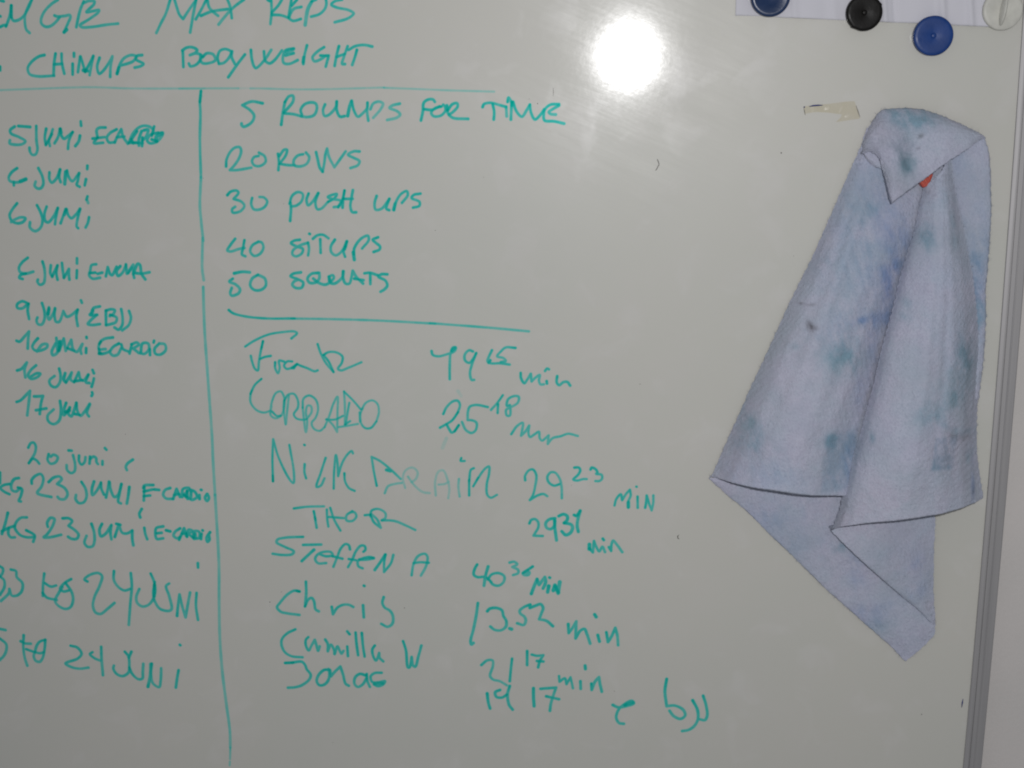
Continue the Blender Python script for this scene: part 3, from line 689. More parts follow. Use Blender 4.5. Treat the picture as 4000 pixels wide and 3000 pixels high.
 ('handwriting', '''2.58 1.00 -301.3,-143.5 -294.3,-142.2 -288.2,-142.6
2.49 1.00 -302.8,-148.0 -305.8,-150.4 -300.6,-152.8 -297.2,-156.9 -298.6,-160.2 -304.5,-162.2 -305.6,-160.2 -304.1,-155.7
2.48 1.00 -281.3,-144.7 -286.4,-147.9 -288.3,-153.6 -285.2,-157.3 -279.5,-157.3 -275.2,-153.6 -275.7,-147.9 -281.3,-144.7
2.47 1.00 -245.2,-142.6 -251.8,-143.8 -253.9,-145.8 -247.9,-148.3 -243.6,-151.1 -245.0,-155.2 -249.9,-155.6 -252.7,-153.1 -251.3,-150.3 -248.0,-148.7
2.46 1.00 -230.6,-143.0 -236.3,-143.8 -239.8,-147.8 -238.3,-151.1 -233.4,-151.1 -230.0,-147.8 -229.8,-143.0
2.46 1.00 -234.9,-147.8 -230.9,-151.1 -224.5,-152.7 -217.7,-147.0 -218.5,-145.0 -221.3,-146.2 -221.1,-151.0 -217.1,-151.8 -210.4,-146.2 -209.4,-141.7
2.78 1.00 -221.8,-146.2 -220.7,-150.6
2.46 1.00 -209.8,-141.7 -210.0,-147.0 -208.1,-151.8 -204.9,-151.8 -203.1,-147.0 -201.7,-141.3* -199.0,-146.1 -193.5,-151.8
2.45 1.00 -200.7,-147.8 -193.0,-149.0
2.45 1.00 -192.0,-143.3 -187.5,-142.9 -181.1,-144.9
2.45 1.00 -187.2,-143.3 -187.4,-152.2
2.45 1.00 -173.0,-144.1 -177.9,-144.1 -180.4,-146.1 -174.8,-149.3 -173.3,-153.4 -175.8,-156.6 -179.1,-158.6'''),
 ('ruled_line', '''2.17 1.15 -307.7,-174.4 -304.3,-177.0 -293.4,-179.8 -275.6,-181.4 -252.2,-181.3
2.16 0.75 -254.6,-181.4 -222.8,-181.7 -181.3,-182.8 -134.2,-185.2
2.14 0.80 -138.5,-184.8 -91.6,-188.2 -56.4,-191.3'''),
 ('handwriting', '''2.07 1.00 -295.4,-205.4 -287.6,-200.5 -275.5,-195.2 -264.4,-193.1 -252.7,-192.4 -250.7,-193.7 -255.7,-198.3
2.08 1.50 -280.0,-200.8 -281.7,-207.0
2.09 1.00 -281.3,-205.7 -282.1,-208.4 -284.3,-218.2 -285.8,-225.9 -288.1,-224.5 -290.2,-218.2 -291.0,-213.4
2.09 1.00 -283.5,-216.1 -279.3,-214.3 -274.0,-213.3
2.09 1.00 -270.5,-218.8 -270.7,-223.7 -268.5,-228.2 -266.9,-223.7 -267.0,-217.4 -262.9,-218.1
2.09 1.00 -255.9,-218.0 -260.1,-218.0 -263.0,-221.5 -261.1,-224.3 -256.2,-223.2 -251.9,-220.1
2.64 1.00 -256.2,-223.6 -251.9,-220.4
2.09 1.00 -254.8,-223.9 -251.9,-220.4 -249.2,-221.5 -243.7,-223.5 -237.0,-226.3 -234.5,-225.5
2.08 1.00 -233.6,-203.0 -231.5,-210.2 -227.7,-218.5 -221.1,-226.8
2.08 1.00 -221.1,-226.8 -224.9,-217.8 -229.1,-212.3
2.08 1.00 -229.1,-212.3 -224.6,-209.8 -217.7,-210.1 -213.0,-213.6 -213.9,-219.1 -217.2,-224.0 -214.9,-225.4 -207.9,-222.9 -197.1,-218.3'''),
 ('handwriting', '''1.99 1.20 -283.0,-233.2 -288.9,-238.5 -293.1,-246.3
2.00 0.90 -291.9,-243.5 -293.2,-247.7 -293.2,-254.1 -288.6,-260.4 -282.4,-262.5 -276.8,-261.0
2.00 0.80 -276.9,-263.2 -275.0,-253.2 -271.1,-245.4 -266.9,-244.0 -264.3,-248.9 -264.8,-258.8 -267.9,-265.2 -272.9,-267.4 -276.6,-264.6 -275.5,-256.8
2.01 0.90 -275.1,-261.7 -271.4,-265.3 -267.9,-265.2
2.00 0.80 -264.4,-251.7 -265.2,-260.2 -264.5,-268.0 -264.0,-272.7 -262.1,-260.2 -260.1,-247.5
2.00 0.90 -264.1,-251.7 -260.7,-246.8 -255.8,-246.0 -252.6,-251.6 -252.9,-258.0 -256.6,-263.7 -254.7,-267.2 -249.2,-268.6 -245.7,-267.9
2.00 0.80 -245.7,-267.9 -241.2,-261.4 -241.7,-256.5 -244.5,-256.2 -246.1,-261.5 -245.4,-270.7 -246.9,-279.3 -248.1,-268.6 -248.7,-258.0
2.00 0.90 -248.7,-258.0 -247.7,-250.2 -242.7,-247.3 -237.3,-250.8 -235.5,-258.6 -237.9,-266.4 -241.6,-271.4 -239.8,-276.3 -234.9,-278.1 -230.6,-274.8
2.00 0.75 -230.6,-274.8 -226.1,-264.8 -222.2,-254.2 -218.5,-248.2 -219.0,-261.2 -220.0,-279.0* -223.6,-272.6 -228.3,-267.7
2.00 0.90 -229.0,-268.1 -221.3,-268.0 -214.2,-264.7
1.99 0.75 -212.8,-243.6 -212.5,-254.1 -213.1,-271.8
1.99 0.90 -212.8,-243.6 -205.4,-251.2 -199.1,-258.9
1.99 0.90 -208.6,-253.4 -210.7,-263.3 -212.4,-272.5
2.00 0.70 -218.8,-274.7 -209.7,-273.2 -202.0,-271.7
2.00 0.90 -213.1,-272.5 -208.5,-269.3
1.99 0.75 -198.1,-258.9 -194.5,-253.3 -188.9,-251.1 -184.8,-253.9 -183.6,-260.9 -186.0,-269.4
1.99 0.90 -186.0,-269.4 -191.0,-275.1 -195.9,-275.2 -199.5,-270.3 -199.6,-263.2 -197.4,-258.2
2.44 0.70 -199.9,-261.8 -199.8,-269.5'''),
 ('handwriting', '''2.15 1.00 -277.5,-323.4 -277.0,-303.1 -275.5,-285.9* -271.6,-302.0 -262.6,-322.1 -259.8,-324.7 -258.9,-316.0 -261.7,-290.8
2.16 1.50 -277.5,-323.4 -277.4,-318.3
2.13 1.00 -248.8,-290.6 -248.4,-290.8
2.15 1.00 -249.2,-307.8 -249.7,-314.9 -248.5,-320.4
2.15 1.00 -230.8,-302.0 -235.7,-315.7 -239.7,-327.9 -236.2,-326.9 -232.5,-320.2
2.13 1.00 -224.9,-329.3 -223.8,-312.5 -221.8,-299.4 -220.7,-307.4 -220.6,-318.1* -216.7,-306.4 -211.5,-298.3 -208.0,-295.7 -207.1,-297.7
2.14 1.00 -215.1,-315.5 -214.8,-322.5 -211.6,-328.6 -206.8,-331.1
2.13 1.00 -187.5,-326.2 -189.5,-314.1 -191.1,-300.6* -184.3,-304.0 -175.8,-310.9 -166.7,-319.9
2.69 1.00 -178.7,-312.0 -175.3,-313.1
2.14 0.60 -180.8,-332.8 -177.7,-326.6 -172.2,-324.5 -165.9,-323.4
2.13 0.42 -163.0,-327.9 -164.8,-318.9 -162.2,-312.3 -156.2,-309.7 -152.0,-313.7 -153.6,-319.7 -157.5,-322.8
2.13 0.42 -160.3,-317.8 -154.7,-325.8 -148.0,-331.3 -142.1,-332.2
2.13 0.40 -136.8,-334.2 -137.0,-321.5 -133.9,-312.9 -130.0,-311.9 -126.3,-320.4 -125.0,-328.5 -126.1,-336.6
2.13 0.40 -134.2,-324.5 -129.3,-324.0 -125.4,-321.9
2.13 0.55 -116.6,-319.3 -117.2,-326.3 -116.3,-334.9
2.11 1.00 -114.3,-300.7 -114.9,-303.2 -111.5,-303.3
2.13 1.20 -108.1,-333.8 -107.9,-320.2
2.12 1.00 -107.9,-321.2 -106.3,-311.1 -103.8,-309.6
2.12 1.10 -104.5,-325.7 -100.1,-318.0
2.12 1.00 -101.1,-319.6 -94.2,-309.9 -90.8,-307.9 -90.8,-313.9 -92.9,-324.0 -92.5,-333.1 -89.6,-335.6 -84.3,-333.0'''),
 ('handwriting', '''2.28 0.95 -260.4,-347.7 -248.9,-346.0 -234.0,-345.4
2.28 1.20 -243.1,-350.0 -241.9,-357.7
2.29 0.95 -242.3,-355.6 -241.2,-364.9
2.28 0.95 -231.6,-348.3 -231.6,-356.5 -230.9,-363.7
2.28 0.95 -228.6,-346.7 -225.5,-357.4 -220.5,-367.2
2.28 0.95 -230.4,-354.9 -217.1,-355.8
2.28 0.95 -209.4,-349.5 -214.5,-353.2 -214.7,-357.8 -209.7,-358.2 -206.1,-354.1 -207.5,-350.5 -211.4,-350.5
2.27 0.95 -198.7,-352.9 -193.7,-352.3
2.27 0.95 -193.8,-353.9 -192.6,-348.7 -186.7,-347.1 -180.9,-350.6 -181.0,-355.2 -184.0,-357.3
2.28 0.95 -193.7,-352.3 -191.0,-359.0 -185.2,-364.0* -187.9,-356.9 -192.7,-351.8
2.27 0.95 -184.0,-357.3 -173.2,-357.7 -163.4,-361.6 -155.2,-365.6'''),
 ('handwriting', '''2.43 1.00 -253.5,-373.4 -268.2,-374.3 -276.1,-376.3 -277.0,-378.9 -270.0,-382.9 -262.3,-386.9 -263.9,-389.5 -272.5,-390.4 -281.1,-389.4
2.53 1.00 -253.8,-380.8 -237.8,-380.2
2.77 1.00 -244.4,-385.1 -249.6,-390.0 -255.6,-395.7
2.42 1.00 -239.6,-389.1 -233.9,-390.9 -228.2,-389.7 -229.5,-387.1 -235.2,-386.8 -241.0,-389.1 -243.7,-393.7 -241.3,-397.4 -234.2,-397.2
2.42 1.00 -212.7,-384.2 -213.6,-380.5 -216.4,-379.4 -220.8,-383.6 -224.0,-391.1 -227.9,-400.5
2.42 1.00 -228.2,-390.8 -219.7,-392.9
2.41 1.00 -201.0,-386.2 -199.2,-384.3 -199.8,-381.0 -203.0,-380.7 -207.4,-385.6 -211.2,-393.8 -215.0,-400.6
2.42 1.00 -214.1,-393.1 -207.7,-394.1
2.76 1.00 -204.8,-393.4 -199.1,-393.3 -192.3,-391.9
2.42 1.00 -192.7,-391.7 -195.5,-391.0 -202.7,-392.6 -206.3,-395.2 -205.7,-399.7 -202.2,-401.5
2.76 1.00 -191.6,-402.8 -187.1,-396.4 -181.9,-388.5
2.41 1.00 -181.9,-388.5 -183.2,-396.3 -183.5,-404.5* -177.2,-396.2 -174.9,-388.7
2.41 0.85 -159.4,-407.1 -157.4,-396.6 -153.0,-389.1 -147.3,-387.2 -145.2,-389.7 -146.4,-397.9 -151.3,-407.3
2.41 1.00 -157.4,-395.9 -151.7,-395.0 -144.3,-395.3'''),
 ('handwriting', '''2.57 1.30 -259.0,-424.0 -261.1,-423.5
2.58 1.00 -259.0,-424.0 -263.3,-423.3 -269.9,-427.2 -276.8,-435.0 -279.6,-439.2 -276.5,-443.3 -270.8,-444.7 -260.0,-446.0
2.57 1.00 -252.8,-414.8 -252.9,-424.6 -254.6,-437.9
2.58 1.00 -254.6,-437.9 -251.4,-431.4 -248.4,-429.8 -246.4,-432.8 -245.3,-440.4 -242.5,-442.3
2.57 1.00 -230.8,-437.8 -230.0,-444.7* -225.8,-438.5 -220.6,-435.7 -215.6,-435.6 -211.7,-437.5
2.57 1.00 -203.0,-435.8 -202.7,-447.1
2.55 1.00 -201.6,-417.5 -201.2,-417.8
2.57 1.00 -184.5,-427.8 -185.8,-433.2 -184.1,-437.3 -179.2,-440.6 -176.8,-445.9 -177.7,-452.7 -181.8,-455.5 -187.4,-452.9'''),
 ('handwriting', '''2.49 1.05 -264.2,-459.7 -271.7,-463.7 -276.6,-469.2 -277.3,-474.6 -274.7,-481.5 -269.0,-485.3 -258.9,-486.2
2.49 1.05 -252.9,-466.8 -255.2,-469.5 -255.4,-474.9 -253.1,-479.5 -250.4,-474.8 -247.2,-469.3* -245.7,-475.5 -244.7,-479.7 -243.1,-475.4
2.49 1.05 -237.8,-468.8 -235.8,-472.9 -236.0,-479.9* -232.9,-473.6 -230.2,-479.0 -230.0,-482.4* -227.1,-475.1 -225.1,-479.6 -223.8,-481.9 -221.9,-479.2
2.47 1.05 -217.9,-460.6 -215.9,-463.3
2.49 1.05 -218.4,-474.9 -218.1,-484.1
2.48 1.20 -210.5,-461.6 -210.0,-472.4 -209.0,-483.1
2.48 1.05 -205.0,-461.9 -204.3,-474.5 -203.2,-484.2
2.48 1.05 -193.8,-473.5 -196.1,-477.4 -195.3,-484.4 -193.2,-487.8 -190.1,-480.4* -189.9,-485.0 -186.7,-488.4
2.48 1.05 -168.5,-468.8 -166.2,-477.5 -164.8,-493.7 -163.4,-493.6 -161.3,-483.6* -160.1,-492.0 -158.3,-492.8 -155.2,-482.7 -152.4,-472.6'''),
 ('handwriting', '''2.63 1.25 -274.8,-492.0 -267.8,-491.5
2.63 1.00 -268.6,-491.5 -259.8,-490.5 -257.0,-493.5 -255.7,-497.4 -252.3,-502.8 -253.9,-507.5 -260.8,-513.1 -267.5,-515.3 -273.4,-515.8
2.63 1.00 -235.7,-497.7 -239.7,-497.8 -245.0,-502.6 -247.1,-508.9 -244.7,-512.7 -240.2,-511.8 -236.4,-507.1 -235.4,-500.0 -236.0,-496.9
2.62 1.00 -234.6,-497.7 -234.1,-503.9* -230.2,-499.1 -225.3,-494.3* -223.1,-502.1 -221.2,-510.6 -218.4,-512.5
2.62 1.00 -202.7,-502.3 -207.8,-500.9 -212.2,-504.1 -213.2,-510.4 -210.4,-513.4 -205.9,-511.0 -202.1,-504.7
2.62 1.00 -201.9,-500.8 -201.4,-507.8 -199.4,-513.2
2.62 1.00 -188.5,-499.3 -194.7,-499.8 -198.4,-503.0 -197.1,-508.4 -190.6,-508.3 -185.8,-507.4 -187.7,-510.5 -192.1,-512.2 -195.7,-510.7
3.10 1.00 -195.0,-509.9 -187.7,-509.4'''),
 ('handwriting', '''2.27 0.95 -137.7,-208.4 -136.8,-211.5 -132.0,-212.8 -125.2,-211.1 -118.4,-208.3 -117.3,-205.2 -119.7,-205.2 -121.8,-210.0 -122.7,-220.4 -122.9,-232.2
3.02 0.95 -120.7,-208.0 -118.0,-205.5
2.27 0.95 -103.1,-208.5 -106.2,-207.5 -109.9,-211.3 -109.7,-216.2 -106.3,-218.2 -102.9,-214.7 -100.4,-209.9
2.27 0.95 -100.4,-209.9 -104.3,-220.3 -105.8,-227.2 -104.5,-232.7 -102.4,-232.7
2.26 0.95 -87.2,-207.4 -90.0,-213.3 -91.0,-216.7 -88.7,-218.4 -79.9,-218.4 -72.5,-219.5
2.26 0.95 -67.6,-205.3 -75.7,-205.0 -79.8,-208.4 -82.9,-212.5 -77.8,-213.9 -75.8,-216.3 -79.9,-217.3
2.59 0.95 -88.7,-216.0 -90.0,-218.1
2.27 0.95 -63.4,-226.5 -63.1,-231.0 -60.4,-235.2 -57.7,-231.7 -55.0,-227.2* -54.3,-233.7* -50.9,-230.3 -47.5,-228.2 -48.2,-233.0 -46.9,-236.1 -44.2,-236.1
2.27 0.95 -41.8,-233.3 -41.5,-235.4
2.26 0.95 -43.1,-224.7 -41.4,-222.6 -39.8,-223.3
2.27 0.95 -33.0,-229.1 -33.4,-234.3 -31.3,-236.7 -28.0,-234.2 -24.6,-233.9 -22.2,-237.0'''),
 ('handwriting', '''2.19 0.95 -128.9,-262.3 -126.1,-256.6 -120.5,-251.3 -116.4,-250.9 -114.7,-254.4 -116.5,-260.8
2.20 1.20 -116.5,-260.8 -121.5,-267.8 -127.0,-271.4 -131.9,-274.3
2.20 0.95 -126.3,-271.4 -123.7,-276.3 -122.3,-278.4 -119.6,-277.3 -116.0,-272.0
2.20 1.40 -119.6,-277.3 -116.0,-272.0
2.20 0.90 -91.2,-256.0 -100.7,-254.3 -106.2,-255.7 -108.0,-260.0 -108.4,-267.4* -104.3,-267.7 -100.9,-269.8 -101.7,-276.1 -105.2,-278.6 -109.9,-276.2 -113.2,-269.2
2.18 0.95 -78.5,-245.7 -82.9,-252.0 -88.5,-258.4
2.18 0.95 -82.6,-253.4 -83.0,-261.1
2.18 0.90 -72.7,-254.1 -75.1,-254.8 -74.1,-249.2 -68.6,-246.3 -65.2,-247.0 -65.9,-251.9 -72.1,-256.1 -75.8,-258.3 -75.2,-263.2 -72.8,-263.2 -72.1,-258.9 -72.7,-254.1
2.19 0.90 -71.6,-279.3 -66.7,-272.2 -61.9,-269.4 -62.3,-275.0 -63.4,-280.7* -59.9,-277.1 -56.5,-271.8* -57.2,-277.8 -55.9,-281.6 -51.8,-279.1 -48.3,-277.0 -47.7,-282.6 -45.6,-284.7 -42.9,-282.6 -40.2,-280.1* -40.9,-287.5* -36.8,-282.5 -30.0,-280.7 -23.8,-278.5 -15.7,-280.3
3.10 0.20 -126.6,-283.4 -130.2,-292.0
3.06 0.16 -116.2,-242.5 -113.6,-246.7'''),
 ('handwriting', '''2.22 1.00 -60.1,-319.7 -60.1,-315.6 -56.8,-310.8 -53.6,-310.1 -50.7,-314.8 -51.7,-325.0 -53.7,-333.1 -56.3,-337.3* -49.8,-333.1 -44.6,-331.7 -41.3,-333.6
2.22 0.90 -30.9,-322.7 -35.5,-324.1 -40.0,-321.4 -41.3,-316.7 -38.7,-312.6 -34.8,-312.6 -30.9,-317.9 -29.3,-324.7 -29.0,-335.2
2.21 1.00 -18.4,-308.0 -14.8,-308.0 -13.5,-310.3 -15.4,-314.4 -19.3,-318.5 -16.1,-319.4 -10.9,-318.0 -8.0,-318.0
2.21 1.00 -4.8,-309.5 -3.9,-307.8 -0.7,-309.1 1.0,-312.1 0.0,-313.2 4.5,-314.1 4.9,-317.5 2.6,-319.5 -0.6,-319.6
2.22 1.00 15.7,-341.0 17.0,-335.6 20.8,-331.1 22.1,-336.2* 25.3,-330.7 28.5,-326.9* 29.2,-332.0 27.3,-337.4 27.4,-342.9
2.88 1.00 27.3,-338.1 27.4,-342.2
2.22 1.00 35.0,-332.9 35.3,-342.8
1.99 1.00 33.9,-324.1 34.2,-324.2
2.21 1.00 41.6,-342.7 42.4,-337.2 42.7,-331.8* 44.7,-338.6 47.1,-345.0* 48.3,-338.5 48.3,-331.7'''),
 ('handwriting', '''2.36 1.00 -56.7,-358.1 -55.1,-355.0 -51.8,-354.3 -49.2,-357.0 -49.2,-361.8 -51.8,-366.6 -53.2,-369.1* -45.3,-369.3
2.69 1.00 -34.8,-353.3 -39.4,-354.1 -42.7,-357.6 -42.0,-361.7 -38.7,-363.0 -35.5,-360.2 -34.8,-355.4
2.70 1.00 -35.2,-355.4 -34.8,-362.9 -33.5,-372.9
2.80 1.00 -31.6,-351.2 -27.7,-349.5 -24.4,-351.1 -24.4,-354.5 -27.0,-357.3
2.92 1.00 -27.0,-357.3 -21.1,-358.6 -19.8,-361.3 -21.8,-366.2 -25.7,-368.0 -29.0,-364.9
2.68 1.00 -18.6,-350.0 -16.6,-350.7 -13.4,-346.2
2.80 1.00 -13.4,-346.2 -15.3,-353.7 -15.9,-359.9 -14.9,-365.0
3.38 1.00 -5.4,-376.2 -5.5,-380.4
2.36 1.00 -5.4,-379.7 -2.4,-383.4* -1.5,-373.1* 0.5,-378.2 3.1,-382.3 5.7,-378.1 8.0,-382.9
2.36 1.00 6.0,-370.9 6.9,-372.2
2.36 1.00 11.2,-378.4 13.2,-381.8* 13.5,-375.9 14.8,-372.5 17.4,-375.2 22.7,-382.7'''),
 ('handwriting', '''2.52 1.00 -102.1,-396.2 -104.3,-400.3 -105.1,-405.6 -101.9,-407.7 -97.0,-407.3
2.75 1.00 -92.6,-397.9 -94.9,-406.1 -96.4,-415.5
2.52 1.00 -92.8,-409.8 -89.9,-405.3 -83.6,-403.7 -78.7,-406.6 -79.4,-411.8 -83.7,-415.2 -88.6,-414.2 -91.4,-410.5
2.52 1.00 -93.5,-408.3 -90.0,-412.0
2.51 0.85 -74.0,-393.9 -70.2,-393.1 -67.4,-395.2 -71.6,-397.9* -66.7,-400.4 -66.7,-403.4 -71.0,-405.3
2.51 1.00 -54.1,-397.2 -58.3,-400.3 -62.5,-403.3
2.51 0.80 -58.3,-400.3 -61.8,-402.5 -62.5,-404.0 -61.1,-405.1 -57.6,-404.7 -56.9,-402.5 -61.1,-403.3
2.97 1.00 -55.3,-422.2 -52.8,-415.0 -50.3,-408.6
2.97 1.00 -50.3,-408.6 -48.6,-413.8* -43.6,-406.7* -42.9,-411.1 -45.1,-417.1
3.20 1.00 -40.2,-414.8 -41.2,-420.4
2.51 1.00 -39.6,-406.9 -39.2,-407.2
3.42 1.00 -36.3,-418.8 -34.9,-413.9* -32.1,-421.3* -30.7,-410.9
3.20 1.00 -34.6,-414.7 -31.7,-420.6'''),
 ('handwriting', '''2.68 1.00 -101.9,-431.7 -103.5,-443.0 -106.1,-456.0 -108.8,-467.4 -108.1,-470.5 -106.3,-469.1
2.66 1.00 -93.8,-439.1 -91.7,-436.8 -86.0,-435.9 -81.1,-438.0 -79.7,-443.3 -77.3,-447.8 -77.7,-453.1 -82.0,-456.6 -87.6,-456.3 -91.2,-453.4
3.25 1.00 -74.3,-454.8 -72.7,-455.4
2.65 1.00 -56.4,-432.3 -61.3,-434.3 -65.5,-438.1 -64.9,-440.7 -61.3,-443.7 -60.3,-447.4 -62.1,-451.2 -67.7,-449.8
2.65 1.00 -56.7,-435.3 -52.1,-433.3 -47.2,-431.7 -45.1,-435.1 -46.5,-439.6 -48.6,-445.7* -42.3,-447.0 -36.7,-451.8
2.65 1.00 -23.3,-449.7 -22.9,-458.0* -19.8,-453.4 -16.3,-446.9* -16.6,-454.0 -16.9,-462.8* -12.7,-455.5 -9.2,-453.9 -7.1,-458.4 -4.2,-467.4
2.65 1.00 2.4,-459.3 3.9,-465.3
2.98 1.00 -0.5,-440.2 0.9,-442.5
2.65 1.00 9.8,-456.5 11.3,-465.5* 14.0,-460.9 17.5,-452.2* 19.3,-459.3 20.1,-468.4'''),
 ('handwriting', '''2.47 0.85 -99.6,-489.8 -94.4,-485.3 -89.8,-485.2 -89.4,-490.1 -92.0,-500.1 -89.5,-503.3 -83.4,-504.9 -77.3,-508.6
2.46 1.00 -72.5,-483.1 -73.6,-493.0 -74.7,-504.6
2.45 1.00 -59.2,-475.7 -59.3,-488.9
2.45 1.00 -55.2,-478.9 -50.6,-479.9 -45.0,-479.2* -48.1,-484.8 -49.6,-490.8
2.45 1.00 -50.6,-484.8 -45.0,-485.2'''),
 ('handwriting', '''2.73 1.00 -94.8,-516.8 -93.9,-525.6 -92.4,-531.2
2.72 1.00 -83.4,-513.2 -87.6,-515.5 -86.6,-519.9 -81.5,-520.3 -77.3,-517.4
2.72 1.00 -74.7,-509.1 -76.8,-517.4 -75.4,-527.4 -72.3,-531.8
2.95 1.00 -53.8,-510.8 -53.8,-519.1 -53.3,-527.9
2.71 1.00 -47.6,-511.2 -40.5,-510.4 -33.9,-509.7* -36.4,-517.5 -38.5,-525.3 -39.3,-532.0
2.71 1.00 -42.5,-518.2 -31.3,-520.7
2.34 1.00 -31.3,-498.6 -30.8,-504.1* -26.2,-500.7 -24.7,-506.2* -21.2,-499.5* -19.1,-509.9
2.69 1.00 -12.5,-503.1 -12.2,-510.3
2.68 1.00 -8.5,-488.2 -8.2,-491.3
2.69 1.00 -2.9,-505.1 -2.6,-511.1* 0.2,-503.4 3.7,-498.9* 4.7,-505.4 6.3,-512.6
2.70 1.00 16.1,-525.0 20.7,-527.1 27.7,-525.8 34.3,-522.9 32.7,-520.7 26.7,-523.6 21.2,-529.3 19.2,-537.1 21.8,-542.1 25.9,-542.8
3.28 1.00 26.7,-524.7 33.8,-522.3
2.69 1.00 62.7,-499.1 61.4,-510.6 63.2,-524.9* 70.2,-524.2 77.4,-527.8 79.5,-533.3 75.5,-536.7 69.4,-534.1 65.8,-529.2
2.69 1.00 85.7,-518.8 90.0,-527.5 90.7,-536.3 87.8,-543.1 82.8,-547.1 77.3,-548.4
2.69 1.00 94.7,-514.2 97.4,-522.9 98.7,-532.8 96.8,-537.3 92.7,-536.8'''),
]

def catmull(pts, step=.35):
    P = np.array(pts, float)
    if len(P) == 1: return P
    if len(P) == 2:
        n = max(2, int(np.linalg.norm(P[1] - P[0]) / step)); t = np.linspace(0, 1, n)[:, None]
        return P[0] * (1 - t) + P[1] * t
    Q = np.vstack([2 * P[0] - P[1], P, 2 * P[-1] - P[-2]])
    out = []
    for i in range(1, len(Q) - 2):
        p0, p1, p2, p3 = Q[i - 1:i + 3]
        d = [max(np.linalg.norm(b - a), 1e-4) ** .5 for a, b in ((p0, p1), (p1, p2), (p2, p3))]
        t0, t1 = 0, d[0]; t2 = t1 + d[1]; t3 = t2 + d[2]
        n = max(2, int(np.linalg.norm(p2 - p1) / step))
        t = np.linspace(t1, t2, n, endpoint=False)[:, None]
        a1 = (t1 - t) / (t1 - t0) * p0 + (t - t0) / (t1 - t0) * p1
        a2 = (t2 - t) / (t2 - t1) * p1 + (t - t1) / (t2 - t1) * p2
        a3 = (t3 - t) / (t3 - t2) * p2 + (t - t2) / (t3 - t2) * p3
        b1 = (t2 - t) / (t2 - t0) * a1 + (t - t0) / (t2 - t0) * a2
        b2 = (t3 - t) / (t3 - t1) * a2 + (t - t1) / (t3 - t1) * a3
        out.append((t2 - t) / (t2 - t1) * b1 + (t - t1) / (t2 - t1) * b2)
    out.append(P[-1:])
    return np.vstack(out)

CELL = .36
def smooth_noise(n, period):
    k = max(2, int(n / period) + 2)
    return np.interp(np.arange(n), np.linspace(0, n, k), rng.uniform(-1, 1, k))

